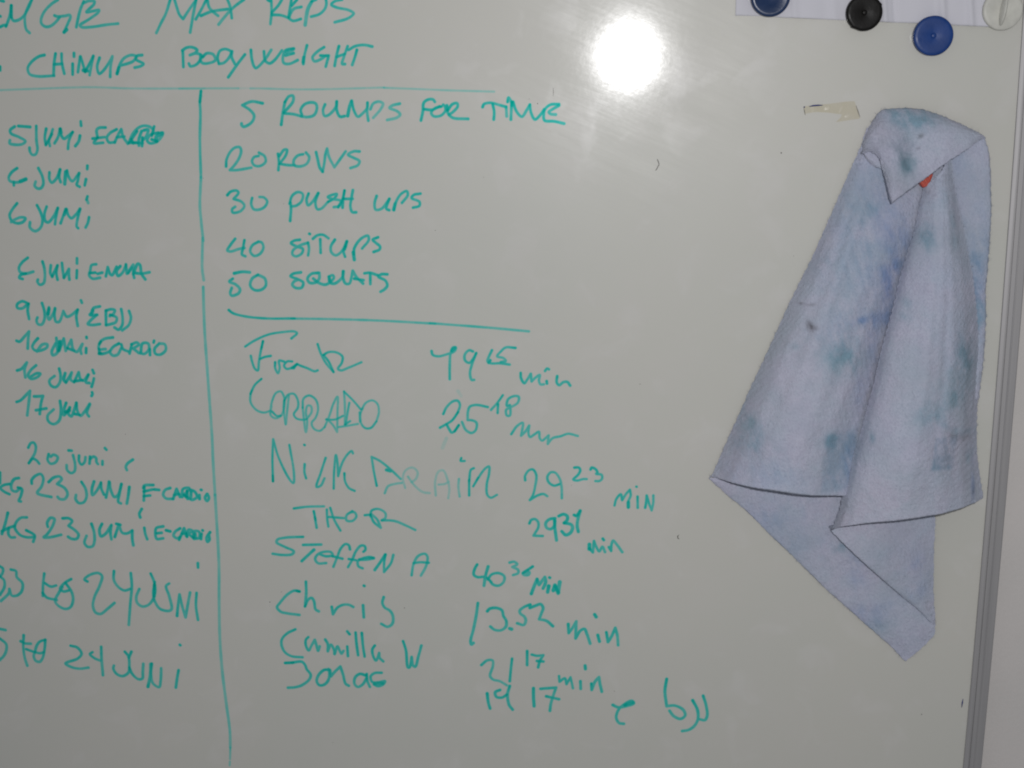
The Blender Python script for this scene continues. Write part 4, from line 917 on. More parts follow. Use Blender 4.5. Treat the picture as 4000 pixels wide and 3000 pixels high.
def ink_sheet(name, text, material, parent, y=-.00015):
    strokes = []
    for ln in text.split('\n'):
        tk = ln.split(); w, ink = float(tk[0]), float(tk[1]); ink = ink ** 1.5 if ink < 1 else ink; segs = [[]]
        for t in tk[2:]:
            c = t.endswith('*'); a, b = map(float, t.rstrip('*').split(','))
            segs[-1].append((a, b))
            if c: segs.append([(a, b)])
        P = np.vstack([catmull(s) for s in segs if len(s) > 1] or [np.array(segs[0])])
        strokes.append((w * .5, ink, P))
    allp = np.vstack([s[2] for s in strokes])
    x0, z0 = allp.min(0) - 4; x1, z1 = allp.max(0) + 4
    nx, nzz = int((x1 - x0) / CELL) + 2, int((z1 - z0) / CELL) + 2
    top = np.zeros((nzz, nx)); tot = np.zeros((nzz, nx))
    for r0, ink, P in strokes:
        n = len(P); fld = np.zeros((nzz, nx))
        arc = np.concatenate([[0], np.cumsum(np.linalg.norm(np.diff(P, axis=0), axis=1))]) if n > 1 else np.zeros(1)
        L = arc[-1]
        rr = r0 * (1 + .07 * smooth_noise(n, 18)) if n > 2 else np.full(n, r0)
        ii = ink * (1 + .20 * smooth_noise(n, 22)) if n > 2 else np.full(n, ink)
        ii = ii * (1 + .42 * np.exp(-arc / 3.0) + .12 * np.exp(-(L - arc) / 1.5))
        if L > 25 and ink > .6: ii = ii * (1 - .12 * arc / L)
        for (px, pz), r, k in zip(P, rr, ii):
            m = r + .6
            a0, a1 = int((px - m - x0) / CELL), int((px + m - x0) / CELL) + 2
            b0, b1 = int((pz - m - z0) / CELL), int((pz + m - z0) / CELL) + 2
            gx = x0 + np.arange(a0, a1) * CELL - px; gz = z0 + np.arange(b0, b1) * CELL - pz
            d = np.sqrt(gx[None, :] ** 2 + gz[:, None] ** 2)
            t = np.clip((r + .32 - d) / .75, 0, 1); t = t * t * (3 - 2 * t)
            rim = 1 + .10 * np.exp(-((d - r + .3) / .35) ** 2)
            sub = fld[b0:b1, a0:a1]; np.maximum(sub, k * t * rim, out=sub)
        tot += fld; np.maximum(top, fld, out=top)
    F = top + .55 * (tot - top)
    keep = F > .012
    q = keep[:-1, :-1] | keep[1:, :-1] | keep[:-1, 1:] | keep[1:, 1:]
    used = np.zeros_like(keep)
    used[:-1, :-1] |= q; used[1:, :-1] |= q; used[:-1, 1:] |= q; used[1:, 1:] |= q
    idx = -np.ones(F.shape, int); zi, xi = np.nonzero(used); idx[zi, xi] = np.arange(len(zi))
    co = np.stack([(x0 + xi * CELL) * MM, np.full(len(xi), y), (z0 + zi * CELL) * MM], 1)
    qz, qx = np.nonzero(q)
    fc = np.stack([idx[qz, qx], idx[qz, qx + 1], idx[qz + 1, qx + 1], idx[qz + 1, qx]], 1)
    me = bpy.data.meshes.new(name)
    me.vertices.add(len(co)); me.vertices.foreach_set('co', co.ravel())
    me.loops.add(fc.size); me.loops.foreach_set('vertex_index', fc.ravel().astype(np.int32))
    me.polygons.add(len(fc)); me.polygons.foreach_set('loop_start', np.arange(0, fc.size, 4, dtype=np.int32))
    me.polygons.foreach_set('loop_total', np.full(len(fc), 4, np.int32))
    me.update(calc_edges=True); me.validate()
    a = me.attributes.new('ink', 'FLOAT', 'POINT'); a.data.foreach_set('value', F[zi, xi].astype(np.float32))
    me.materials.append(material)
    o = bpy.data.objects.new(name, me); col.objects.link(o); o.parent = parent
    return o

def words(text, gap=11.0):     # strokes of a line grouped into its separate words
    L = text.split('\n'); bb = []
    for ln in L:
        q = np.array([[float(c) for c in t.rstrip('*').split(',')] for t in ln.split()[2:]])
        bb.append((q.min(0), q.max(0)))
    g = list(range(len(L)))
    for i in range(len(L)):
        for j in range(i):
            d = np.maximum(0, np.maximum(bb[i][0] - bb[j][1], bb[j][0] - bb[i][1]))
            if np.hypot(*d) < gap:
                a, b = g[i], g[j]; g = [b if k == a else k for k in g]
    for k in sorted(set(g)):
        yield '\n'.join(ln for ln, q in zip(L, g) if q == k)
ci = 0
for nm, tx in WRITING:
    for wd in (words(tx) if nm == 'handwriting' else [tx]):
        ink_sheet(nm, wd, MI, board, y=-.00012 - .000004 * ci); ci += 1

# small marks on the enamel
def tube(name, pts, r, material, parent=None, seg=6):
    P = np.array(pts); vv = []; ff = []
    for i, p in enumerate(P):
        t = P[min(i + 1, len(P) - 1)] - P[max(i - 1, 0)]; t /= np.linalg.norm(t)
        a = np.cross(t, (0, 1, 0)); a /= np.linalg.norm(a); b = np.cross(t, a)
        rr = r * (.35 if i in (0, len(P) - 1) else 1)
        vv += [tuple(p + rr * (math.cos(k * 2 * math.pi / seg) * a + math.sin(k * 2 * math.pi / seg) * b)) for k in range(seg)]
    for i in range(len(P) - 1):
        for k in range(seg):
            ff.append((i * seg + k, i * seg + (k + 1) % seg, (i + 1) * seg + (k + 1) % seg, (i + 1) * seg + k))
    ff += [tuple(range(seg))[::-1], tuple(range((len(P) - 1) * seg, len(P) * seg))]
    return new_obj(name, vv, ff, material, parent, smooth=True)
M_HAIR = m_plain('dark_hair', (.012, .010, .009), .5)
hp = catmull([(a, b) for a, b, h in [(46.6,-51.3,0),(47.7,-53.9,0),(48.1,-55.9,0),(46.9,-57.9,0),(46.5,-59.1,0),(45.3,-60.4,0)]], .8)
hair = tube('hair', [(a * MM, -.0004, b * MM) for a, b in hp], .00024, M_HAIR)
tag(hair, 'short kinked dark hair stuck to the board right of the bright reflection\'s lower edge', 'hair')
M_PEN = m_plain('blue_pen', (.012, .025, .16), .5)
M_SPECK = m_plain('dark_specks', (.05, .045, .04), .7)
pm = [(317.0,-511.6,0),(316.7,-515.2,0),(316.4,-519.6,0)]
tube('pen_mark', [(a * MM, -.0002, b * MM) for a, b, h in pm], .0006, M_PEN, board)
sm = [(-36.3,5.0,0),(-36.1,1.7,0),(-36.2,-1.7,0)]
tube('scratch', [(a * MM, -.00005, b * MM) for a, b, h in sm], .00016, M_SPECK, board)
sc_ = [(70.7,-366.5,0),(69.5,-367.6,0),(69.7,-369.5,0),(71.0,-370.3,0)]
tube('scuff_mark', [(a * MM, -.0001, b * MM) for a, b, h in sc_], .00035, M_SPECK, board)
for a, b, h in [(-285.9,-434.6,0),(-286.3,-438.0,0),(-275.1,-424.8,0),(-322.5,-65.2,0),(-55.3,-3.9,0),(-48.6,-7.6,0),(-92.4,-65.2,0),(-20.9,-323.6,0),(326.5,-437.3,0),(-257.0,-86.2,0),(324.9,-323.2,0),(323.8,-321.3,0),(144.2,-46.9,0),(-166.5,-437.7,0),(-404.4,-282.9,0),(189.2,-389.9,0),(35.7,-235.3,0),(-132.6,-108.0,0),(283.0,-527.0,0),(17.3,-512.0,0),(157.2,-128.7,0),(-235.0,-568.4,0)]:
    r_ = rng.uniform(.22, .5); k = rng.uniform(.7, 1.5); ph = rng.uniform(0, 3)
    ring = [((a + r_ * rng.uniform(.7, 1.2) * math.cos(q)) * MM, -.00006, (b + r_ * k * rng.uniform(.7, 1.2) * math.sin(q)) * MM) for q in np.linspace(0, 2 * math.pi, 8)[:-1]]
    new_obj('speck', ring, [tuple(range(7))], M_SPECK, board)

# ------------------------------------------------------------------ paper sheet under the magnets
def coons(top, bot, left, right, nu, nv, us=None, vs=None):
    def rs(c, t):
        c = np.array(c, float); s = np.concatenate([[0], np.cumsum(np.linalg.norm(np.diff(c[:, :2], axis=0), axis=1))]); s /= s[-1]
        return np.stack([np.interp(t, s, c[:, k]) for k in range(3)], 1)
    u = np.linspace(0, 1, nu) if us is None else us
    v = np.linspace(0, 1, nv) if vs is None else vs
    T, B, Lc, Rc = rs(top, u), rs(bot, u), rs(left, v), rs(right, v)
    U, V = u[None, :, None], v[:, None, None]
    S = (1 - V) * T[None] + V * B[None] + (1 - U) * Lc[:, None] + U * Rc[:, None]
    S -= (1 - U) * (1 - V) * T[0] + U * (1 - V) * T[-1] + (1 - U) * V * B[0] + U * V * B[-1]
    return S, u, v      # (nv,nu,3) : x,z,h in mm

def grid_faces(nv, nu, off=0):
    i, j = np.meshgrid(np.arange(nv - 1), np.arange(nu - 1), indexing='ij')
    a = (i * nu + j).ravel() + off
    return np.stack([a, a + nu, a + nu + 1, a + 1], 1)

bl = [(104.9,57.9,0),(107.4,58.0,0),(124.2,57.4,0),(140.9,56.1,0),(165.3,54.9,0),(190.7,53.5,0),(208.3,52.7,0),(223.5,51.6,0),(243.4,50.8,0),(260.7,49.9,0),(275.0,48.8,0),(293.8,47.8,0),(310.0,46.7,0)]
tl = [(a - (0), b + 70, h) for a, b, h in bl]
S, u, v_ = coons(tl, bl, [tl[0], bl[0]], [tl[-1], bl[-1]], 160, 40)
X = S[..., 0]; Z = S[..., 1]; V = np.broadcast_to(v_[:, None], X.shape)
hh = .5 + .8 * V * (1 + np.sin(X * .085 + 1.0)) + .5 * V * np.sin(X * .23 + Z * .03) + .4 * np.sin(X * .05 + Z * .12)
for c, w, a in ((218, 2.5, 1.3), (226, 2.0, -.9), (262, 3.0, 1.6), (283, 2.5, 1.3), (300, 3, -.8), (150, 3, .8), (180, 4, .7)):
    hh += a * 1.7 * np.exp(-((X + .12 * (Z - 60) - c) / w) ** 2)
hh = np.maximum(hh, .35)
vv = np.stack([X, -hh, Z], -1).reshape(-1, 3) * MM
paper = new_obj('paper_sheet', vv, grid_faces(40, 160), MP, smooth=True)
md = paper.modifiers.new('thick', 'SOLIDIFY'); md.thickness = .00018; md.offset = 0
tag(paper, 'white paper sheet held flat under round magnets at the board\'s top right', 'paper sheet')

# ------------------------------------------------------------------ magnets
def lathe(profile, seg=64, wob=None):
    vv = []; ff = []
    k = len(profile)
    for s in range(seg):
        a = 2 * math.pi * s / seg
        for (r, y) in profile:
            q = r * (wob(a, r) if wob else 1)
            vv.append((q * math.cos(a) * MM, -y * MM, q * math.sin(a) * MM))
    for s in range(seg):
        t = (s + 1) % seg
        for j in range(k - 1):
            ff.append((s * k + j, s * k + j + 1, t * k + j + 1, t * k + j))
    return vv, ff

def magnet(c, R, H, material, label, group=None, dish=.8, name='round_magnet', wob=None, knob=True, base=1.2):
    x, z, h = c
    prof = [(R * .9, 0), (R * .97, .25), (R, .9), (R * .995, H - 1.1), (R * .97, H - .55), (R * .93, H - .2), (R * .80, H),
            (R * .45, H - dish * .75), (R * .22, H - dish), (R * .14, H - dish - .25), (.001, H - dish - .5)]
    vv, ff = lathe(prof, 72, wob)
    o = new_obj(name, vv, ff, material, smooth=True)
    o.location = (x * MM, -base * MM, z * MM)
    tag(o, label, 'magnet', group)
    if knob:
        kp = [(2.1, H - dish - .5), (2.0, H - dish + .1), (1.5, H - dish + .5), (.7, H - dish + .62), (.001, H - dish + .64)]
        vv, ff = lathe(kp, 24); k = new_obj('knob', vv, ff, material, o, smooth=True)
    return o

M_BLUE = m_plastic('blue_plastic', (.006, .038, .175), .42)
M_NAVY = m_plastic('navy_plastic', (.012, .030, .085), .30)
M_BLACK = m_plastic('black_plastic', (.005, .0045, .004), .42, .3, .15)
M_WHITE = m_plastic('ivory_plastic', (.50, .495, .45), .42)
g = 'round magnets holding the paper and beside it'
c = [(255.2,41.2,8)]
magnet(c[0], 14.9, 7.2, M_BLUE, 'royal blue round magnet overlapping the paper\'s bottom edge, third from the left', g, dish=.5, base=.6)
c = [(130.6,71.4,8)]
magnet(c[0], 15.0, 7.2, M_NAVY, 'glossy dark blue dished magnet at the paper\'s left corner, cut by the top edge', g, dish=2.6, base=1.6)
def burr(a, r):
    if r < 8: return 1
    d1 = (a - math.radians(232)); d2 = (a - math.radians(27))
    return 1 + .075 * math.exp(-(d1 / .045) ** 2) + .07 * math.exp(-(d2 / .05) ** 2) - .02 * math.exp(-((a - 4.35) / .12) ** 2)
c = [(202.1,58.8,8)]
magnet(c[0], 13.6, 7.0, M_BLACK, 'black round magnet with burred rim on the middle of the paper', g, dish=.7, wob=burr, base=1.6)
c = [(306.2,59.7,6)]
wm = magnet(c[0], 15.0, 4.0, M_WHITE, 'ivory white magnet with a raised finger grip at the paper\'s right end', g, dish=.25, knob=False, base=1.6)
bmg = bmesh.new(); bmesh.ops.create_uvsphere(bmg, u_segments=24, v_segments=16, radius=1)
for vt in bmg.verts:
    x, y, z = vt.co
    vt.co = Vector((x * 2.6 * (1 - .25 * max(0, -y)) * MM, (-3.2 + y * 7.5) * MM, z * 12.0 * MM))
me = bpy.data.meshes.new('grip'); bmg.to_mesh(me); bmg.free(); me.materials.append(M_WHITE)
me.polygons.foreach_set('use_smooth', [True] * len(me.polygons))
gp = bpy.data.objects.new('grip', me); col.objects.link(gp); gp.parent = wm; gp.rotation_euler = (0, math.radians(7), 0)

# ------------------------------------------------------------------ scrap of old tape
tp = [(160.1,-11.0,0),(161.0,-16.9,0),(164.5,-16.1,0),(170.4,-15.4,0),(179.2,-16.0,0),(186.3,-17.0,0),(189.9,-17.3,0),(189.2,-19.6,0),(185.5,-23.3,0),(190.6,-22.6,0),(196.5,-21.8,0),(204.1,-20.7,0),(202.0,-14.2,0),(199.1,-7.3,0),(191.8,-7.7,0),(180.0,-9.2,0),(170.2,-10.1,0)]
bt = bmesh.new()
vs_ = [bt.verts.new((a * MM, -.0004, b * MM)) for a, b, h in tp]
fc = bt.faces.new(vs_); bt.normal_update()
bmesh.ops.triangulate(bt, faces=[fc]); bmesh.ops.subdivide_edges(bt, edges=bt.edges, cuts=2, use_grid_fill=True)
for vt in bt.verts: vt.co.y -= .0003 * (1 + math.sin(vt.co.x * 600) * math.cos(vt.co.z * 500))
me = bpy.data.meshes.new('tape_scrap'); bt.to_mesh(me); bt.free(); me.materials.append(MT)
tape = bpy.data.objects.new('tape_scrap', me); col.objects.link(tape)
tag(tape, 'torn yellowed scrap of clear tape left of the cloth\'s top', 'tape')
pl = [(164.3,-11.2,0),(167.2,-10.6,0),(171.2,-10.3,0),(174.7,-10.3,0)]
tube('pen_line', [(a * MM, -.0013, b * MM) for a, b, h in pl], .00055, M_PEN, tape)
pd = [(160.0,-11.6,0),(160.5,-11.6,0),(161.1,-11.6,0)]
tube('pen_dot', [(a * MM, -.0012, b * MM) for a, b, h in pd], .0007, M_PEN, tape)
for q in ([(160.2,-12.2,0),(160.9,-15.1,0),(161.6,-17.9,0)], [(200.4,-10.7,0),(202.3,-15.4,0),(203.9,-19.7,0)]):
    tube('dirt_line', [(a * MM, -.0011, b * MM) for a, b, h in q], .00022, M_SPECK, tape)

# ------------------------------------------------------------------ cloth
STAINS_SHADE = [
 ('K','T',246.6,-22.6,13.0,8.3,0,0.9),
 ('K','T',240.3,-16.7,20.1,5.9,0,0.7),
 ('K','T',229.9,-19.0,14.2,7.1,0,0.4),
 ('K','D',235.0,-46.1,5.4,14.3,15,0.35),
 ('K','T',235.1,-47.2,7.2,15.5,15,0.75),
 ('K','T',239.1,-54.4,5.4,7.2,0,0.6),
 ('K','D',246.1,-33.7,2.6,1.7,30,0.6),
 ('K','D',244.8,-42.6,1.7,1.2,30,0.4),
 ('K','D',218.0,-36.5,13.1,17.9,20,0.12),
 ('K','T',205.5,-24.7,4.8,4.8,0,0.3),
 ('L','B',239.8,-107.2,13.4,15.8,0,0.35),
 ('L','B',235.2,-130.5,18.4,55.3,12,0.40),
 ('L','B',211.5,-115.8,31.9,85.8,22,0.28),  # this and the next: broad tints painted in as the left flap's shading
 ('L','T',198.0,-159.0,24.9,37.3,22,0.25),
 ('L','T',215.1,-93.9,7.3,8.5,0,0.45),
 ('L','T',201.8,-91.4,8.5,31.6,20,0.25),
 ('L','B',241.3,-131.7,12.3,7.4,0,0.6),
 ('L','T',240.1,-132.9,4.9,4.9,0,0.6),
 ('L','B',232.3,-144.0,7.4,13.6,10,0.65),
 ('L','B',206.2,-177.7,5.6,3.3,0,1.1),
 ('L','B',222.0,-176.4,13.7,6.2,0,0.65),
 ('L','T',192.2,-190.4,13.8,15.1,0,0.55),
 ('L','B',186.8,-180.3,16.3,13.8,0,0.3),
 ('L','T',176.0,-130.5,9.9,7.4,0,0.35),
 ('L','B',233.9,-171.4,5.6,32.4,12,0.7),
 ('L','T',205.8,-121.9,18.4,24.6,0,0.25),
 ('L','D',168.2,-181.0,2.3,3.8,20,1.4),
 ('L','D',171.5,-181.4,2.8,1.5,0,0.8),
 ('L','D',167.7,-164.7,3.8,1.0,10,0.8),
 ('L','D',161.6,-164.5,1.8,0.8,10,0.8),
 ('L','T',196.2,-209.3,16.0,11.7,0,0.95),
 ('L','B',222.3,-204.2,7.4,24.6,12,0.7),
 ('L','B',215.9,-241.7,8.7,22.4,12,0.5),
 ('L','T',121.9,-260.2,10.1,15.1,15,0.85),
 ('L','T',127.4,-278.1,15.2,8.9,0,0.4),
 ('L','B',134.4,-303.8,30.7,11.5,0,0.35),
 ('L','T',147.6,-294.6,17.8,15.3,0,0.25),
 ('L','Q',196.6,-292.7,15.8,26.0,0,0.9),
 ('L','T',187.0,-271.0,8.8,6.3,0,0.7),
 ('L','B',209.3,-302.9,7.6,25.4,8,0.5),
 ('L','T',158.5,-198.3,4.9,2.5,0,0.35),
 ('R','T',257.2,-108.5,6.7,10.3,0,1.0),
 ('R','D',255.8,-76.5,1.8,1.9,0,0.5),  # painted shade of the small fold below the red hook
 ('R','T',254.7,-115.8,7.3,6.1,0,0.4),
 ('R','T',261.0,-83.1,8.4,7.2,0,0.45),
 ('R','T',275.4,-103.6,4.9,15.8,0,0.55),
 ('R','D',277.6,-101.2,4.8,17.0,0,0.15),
 ('R','T',241.8,-161.4,5.0,5.0,0,0.5),
 ('R','T',238.8,-172.6,5.0,3.7,0,0.4),
 ('R','T',292.5,-197.5,11.2,15.0,0,0.5),
 ('R','D',294.4,-189.9,10.0,27.4,0,0.12),
 ('R','T',288.5,-216.2,12.3,24.5,5,0.85),
 ('R','T',263.0,-227.5,8.6,6.2,0,0.4),
 ('R','T',266.9,-251.3,13.0,11.8,0,0.9),
 ('R','T',281.6,-238.6,7.4,6.2,0,0.6),
 ('R','Q',276.0,-281.0,10.6,13.8,-5,1.25),
 ('R','D',274.8,-281.0,10.0,12.5,-5,0.38),
 ('R','T',287.0,-265.0,16.2,3.2,-20,0.6),
 ('R','D',288.5,-270.0,16.2,2.7,-20,0.45),
 ('R','T',219.2,-270.7,2.3,4.5,0,0.8),
 ('R','B',307.3,-312.0,2.0,17.7,0,1.0),
 ('R','T',303.6,-287.7,4.5,7.5,0,0.7),
 ('R','D',307.6,-319.7,1.8,6.3,0,0.4),
 ('R','T',220.4,-214.1,4.9,14.8,10,0.3),
 ('G','B',300.9,-128.0,7.3,34.2,0,0.4),
 ('G','T',300.4,-137.8,7.3,26.9,0,0.55),
 ('G','T',302.0,-177.3,7.4,22.3,0,0.9),
 ('G','B',304.3,-158.7,7.4,37.0,0,0.35),
 ('G','B',290.0,-91.6,19.3,60.4,0,0.2),
 ('R','B',282.2,-152.6,37.0,86.3,0,0.12),
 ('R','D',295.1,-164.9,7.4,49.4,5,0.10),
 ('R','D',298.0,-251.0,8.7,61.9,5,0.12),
 ('R','T',287.0,-301.9,32.8,7.6,0,0.12),
 ('L','T',223.6,-74.6,18.1,21.7,0,0.3),
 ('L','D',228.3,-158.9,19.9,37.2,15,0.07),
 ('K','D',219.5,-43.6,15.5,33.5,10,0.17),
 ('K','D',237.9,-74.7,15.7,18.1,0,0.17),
 ('B','D',206.1,-388.5,15.6,15.6,30,0.08),
 ('B','B',167.6,-362.5,38.9,33.7,30,0.22),
 ('I','B',261.5,-380.8,25.9,32.4,0,0.12),
 ('G','T',286.9,-98.8,8.5,10.9,0,0.3),
 ('G','B',279.2,-55.7,7.2,7.2,0,0.35),
 ('B','T',205.4,-373.8,5.5,3.9,0,1.0),
 ('B','B',233.3,-432.5,19.8,11.9,30,0.55),
 ('B','T',237.7,-444.6,17.2,6.6,30,0.35),
 ('B','B',220.1,-393.6,9.1,18.3,0,0.5),
 ('B','B',136.0,-349.7,15.6,11.7,0,0.4),
 ('B','T',137.4,-352.3,11.7,9.1,0,0.25),
 ('B','T',161.9,-375.9,9.1,7.8,0,0.3),
 ('I','B',273.0,-387.3,9.1,9.1,0,0.6),
 ('I','B',267.0,-411.5,14.4,7.8,40,0.35),
 ('I','T',236.4,-374.6,11.7,7.8,0,0.15)]

cv, cf, cs = [], [], []
EDGES = []
def ramp(t, xs, ys, w=.012):
    return np.mean([np.interp(t + d, xs, ys) for d in np.linspace(-w, w, 9)], axis=0)

def stain_shade_at(layer, X, Z):
    out = np.zeros(X.shape + (3,))
    # soft wandering so that no blob is a plain ellipse
    wx = 3.2 * np.sin(Z * .13 + 1.7) + 2.0 * np.sin(X * .21 + Z * .08) + 1.1 * np.sin(X * .55 - Z * .41)
    wz = 3.0 * np.sin(X * .11 + .6) + 1.8 * np.sin(Z * .24 - X * .1) + 1.1 * np.sin(X * .47 + Z * .52)
    for (l, t, x, z, rx, rz, ang, st) in STAINS_SHADE:
        if l != layer: continue
        ca, sa = math.cos(math.radians(ang)), math.sin(math.radians(ang))
        k = .45 if (t == 'D' and rx < 20) else 1.0
        dx, dz = X + wx * k * min(1, rx / 14) - x, Z + wz * k * min(1, rz / 14) - z
        a = (dx * ca + dz * sa) / rx; b = (-dx * sa + dz * ca) / rz
        if t == 'Q':
            f = 1 / (1 + np.exp((np.maximum(np.abs((X - x) * ca + (Z - z) * sa) / rx, np.abs(-(X - x) * sa + (Z - z) * ca) / rz) - .95) * 26))
            out[..., 0] += st * .55 * f; out[..., 1] += st * .25 * f
        else:
            f = np.exp(-(a * a + b * b) ** 1.15 * .85)
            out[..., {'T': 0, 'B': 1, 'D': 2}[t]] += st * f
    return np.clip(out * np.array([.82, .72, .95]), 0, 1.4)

def fin(n, length):   # parameter values, denser at both ends
    e = np.array([.15, .4, .7, 1.1, 1.6, 2.2, 3.0]) / length
    e = e[e < .4]
    return np.unique(np.concatenate([np.linspace(0, 1, n), e, 1 - e]))

def layer(key, top, bot, left, right, hfun, nu=70, nv=150, roll_bot=0, roll_left=0, roll_right=0, roll_top=0, rollw=2.2):
    ln = lambda c: np.linalg.norm(np.diff(np.array(c)[:, :2], axis=0), axis=1).sum()
    us, vs = fin(nu, max(ln(top), ln(bot))), fin(nv, max(ln(left), ln(right), 6.0))
    S, u, v = coons(top, bot, left, right, nu, nv, us, vs)
    X, Z, Hh = S[..., 0], S[..., 1], S[..., 2]
    U = np.broadcast_to(u[None, :], X.shape); V = np.broadcast_to(v[:, None], X.shape)
    Hh = Hh + hfun(U, V)
    # soft unevenness of felt
    Hh = Hh + .55 * np.sin(X * .11 + Z * .05 + len(key)) * np.sin(Z * .07 - X * .04) + .18 * np.sin(X * .31 + 1) * np.sin(Z * .27)
    hv = np.linalg.norm(S[-1] - S[0], axis=1).mean(); hu = np.linalg.norm(S[:, -1] - S[:, 0], axis=1)[:, None]
    def roll(dist, amt):
        t = np.clip(1 - dist / rollw, 0, 1)
        return amt * (1 - np.sqrt(np.clip(1 - t * t, 0, 1)))
    Hh = Hh - roll((1 - V) * hv, roll_bot) - roll(V * hv, roll_top) - roll(U * hu, roll_left) - roll((1 - U) * hu, roll_right)
    # ragged raw edges
    X = X + .32 * np.sin(Z * 1.9 + 2) * np.sin(Z * .83) + .2 * np.sin(Z * 4.3)
    Z = Z + .22 * np.sin(X * 2.1) * np.sin(X * .77 + 1)
    off = len(cv)
    EDGES.extend([(X[-1], Z[-1], Hh[-1]), (X[:, 0], Z[:, 0], Hh[:, 0])] + ([(X[0], Z[0], Hh[0])] if key == 'K' else []) + ([(X[:, -1], Z[:, -1], Hh[:, -1])] if key in 'GRIB' else []))
    st = stain_shade_at(key, X, Z)
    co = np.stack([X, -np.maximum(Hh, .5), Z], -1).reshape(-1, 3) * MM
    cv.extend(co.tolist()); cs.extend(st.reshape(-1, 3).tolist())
    cf.extend(grid_faces(len(vs), len(us), off).tolist())

# back sheet, seen below the hems
layer('B', [(94.8,-315.1,3),(132.2,-310.0,5),(176.5,-311.6,5),(215.0,-326.7,5),(251.3,-375.6,5),(274.9,-416.3,5),(288.5,-441.9,4),(288.7,-451.5,3)],
      [(94.9,-316.1,2.5),(98.4,-319.7,2.5),(111.2,-331.2,3),(124.1,-341.6,3),(143.6,-361.3,3),(169.6,-386.4,3),(196.0,-412.9,3),(222.2,-436.3,3),(253.0,-464.0,3),(265.3,-477.1,2.5)],
      [(94.8,-315.1,3),(94.9,-316.1,2.5)], [(288.7,-451.5,3),(278.3,-463.6,3),(265.3,-477.1,2.5)],
      lambda U, V: 3.0 * np.sin(V * math.pi) * ramp(U, [0, .1, .5, .9, 1], [.2, 1, 1, .8, .2]), nu=120, nv=60, roll_bot=1.2)
# light layer at the right side behind the front fold
layer('G', [(260.1,-47.8,4),(271.4,-40.0,4),(286.8,-36.2,4),(298.3,-34.3,3.5),(300.8,-37.3,3)],
      [(284.5,-244.8,6),(296.7,-244.7,6),(311.2,-245.2,2.5)],
      [(260.1,-47.8,4),(265.6,-87.3,8),(275.5,-148.1,8),(284.5,-244.8,6)],
      [(300.8,-37.3,3),(304.7,-47.9,3),(307.2,-65.7,3),(309.7,-92.2,3),(310.2,-122.8,3),(310.3,-141.1,3),(309.6,-156.0,3),(311.9,-178.5,3),(312.4,-196.5,3),(312.4,-211.3,3),(311.9,-224.0,3),(311.2,-245.2,2.5)],
      lambda U, V: ramp(U, [0, .3, .6, .85, .95, 1], [0, 0, 1.5, 2.5, 2.0, 0]), nu=60, nv=120, roll_right=1.5, rollw=4)
# inner leaf under the front flap
layer('I', [(194.7,-354.9,17),(222.1,-335.9,14),(251.9,-332.4,10),(280.5,-330.6,4)],
      [(194.7,-354.9,17),(203.5,-364.2,18),(216.5,-377.3,18),(229.5,-389.4,17),(243.0,-401.9,15),(256.9,-415.0,12),(270.8,-426.7,9),(279.2,-435.5,7),(286.7,-444.8,4),(288.8,-443.7,3)],
      [(194.7,-354.9,17),(194.7,-355.0,17)],
      [(280.5,-330.6,4),(282.3,-353.7,3.5),(282.3,-370.9,3.5),(283.3,-389.5,3.5),(284.1,-410.0,3),(285.8,-423.4,3),(288.8,-443.7,3)],
      lambda U, V: 3 * np.sin(V * math.pi) * np.sin(U * math.pi) + ramp(V, [0, .75, .93, 1], [0, 2.5, 2, 0]) * U, nu=110, nv=70, roll_bot=5, rollw=2.0)
# left flap
layer('L', [(209.1,-28.9,3),(216.0,-19.1,3),(223.1,-16.3,3),(243.1,-22.3,3),(261.9,-40.0,3)],
      [(94.8,-315.5,3),(97.9,-314.3,6),(109.0,-312.8,20),(126.2,-313.1,31),(149.9,-314.9,36),(174.5,-319.2,33),(200.3,-323.4,25),(216.2,-325.9,20)],
      [(209.1,-28.9,3),(205.5,-41.5,2.5),(198.1,-60.6,2.5),(189.6,-82.4,2.5),(180.9,-105.5,2.5),(172.2,-127.8,2.5),(162.2,-150.2,2.5),(153.2,-170.4,2.5),(141.7,-199.6,2.5),(134.7,-216.3,2.5),(126.8,-235.3,2.5),(118.9,-255.8,2.5),(109.7,-278.9,2.5),(98.1,-309.2,2.5),(94.8,-315.5,3)],
      [(261.9,-40.0,3),(268.1,-87.5,6),(263.8,-113.7,6),(256.2,-146.5,5),(248.8,-175.5,5),(241.2,-204.8,6),(234.8,-238.6,7),(227.2,-261.6,10),(220.7,-294.9,15),(216.2,-325.9,20)],
      lambda U, V: ramp(U, [0, .02, .06, .14, .3, .5, .65, .8, .9, 1], [0, 2.5, 6.5, 10, 12.5, 12, 8.5, 1.5, -1.5, -1]) * ramp(V, [0, .18, .35, .8, 1], [.1, .3, 1, 1.3, .35], .07)
                   + 2.6 * np.exp(-((U - .27 - .06 * V) / .055) ** 2) * ramp(V, [0, .2, .34, .6, .9, 1], [0, .3, 1, .7, .3, 0], .04)
                   + 2.2 * np.exp(-((U - .60 + .14 * V) / .06) ** 2) * ramp(V, [0, .25, .4, .8, 1], [0, .3, 1, .5, 0], .04)
                   - 1.6 * np.exp(-((U - .43 - .10 * np.sin(V * 3)) / .07) ** 2) * ramp(V, [0, .3, .6, 1], [0, .6, 1, .3], .04)
                   + 9 * np.clip(V - .55, 0, 1) * np.sin(U * math.pi), nu=90, nv=230, roll_bot=9, rollw=2.8)
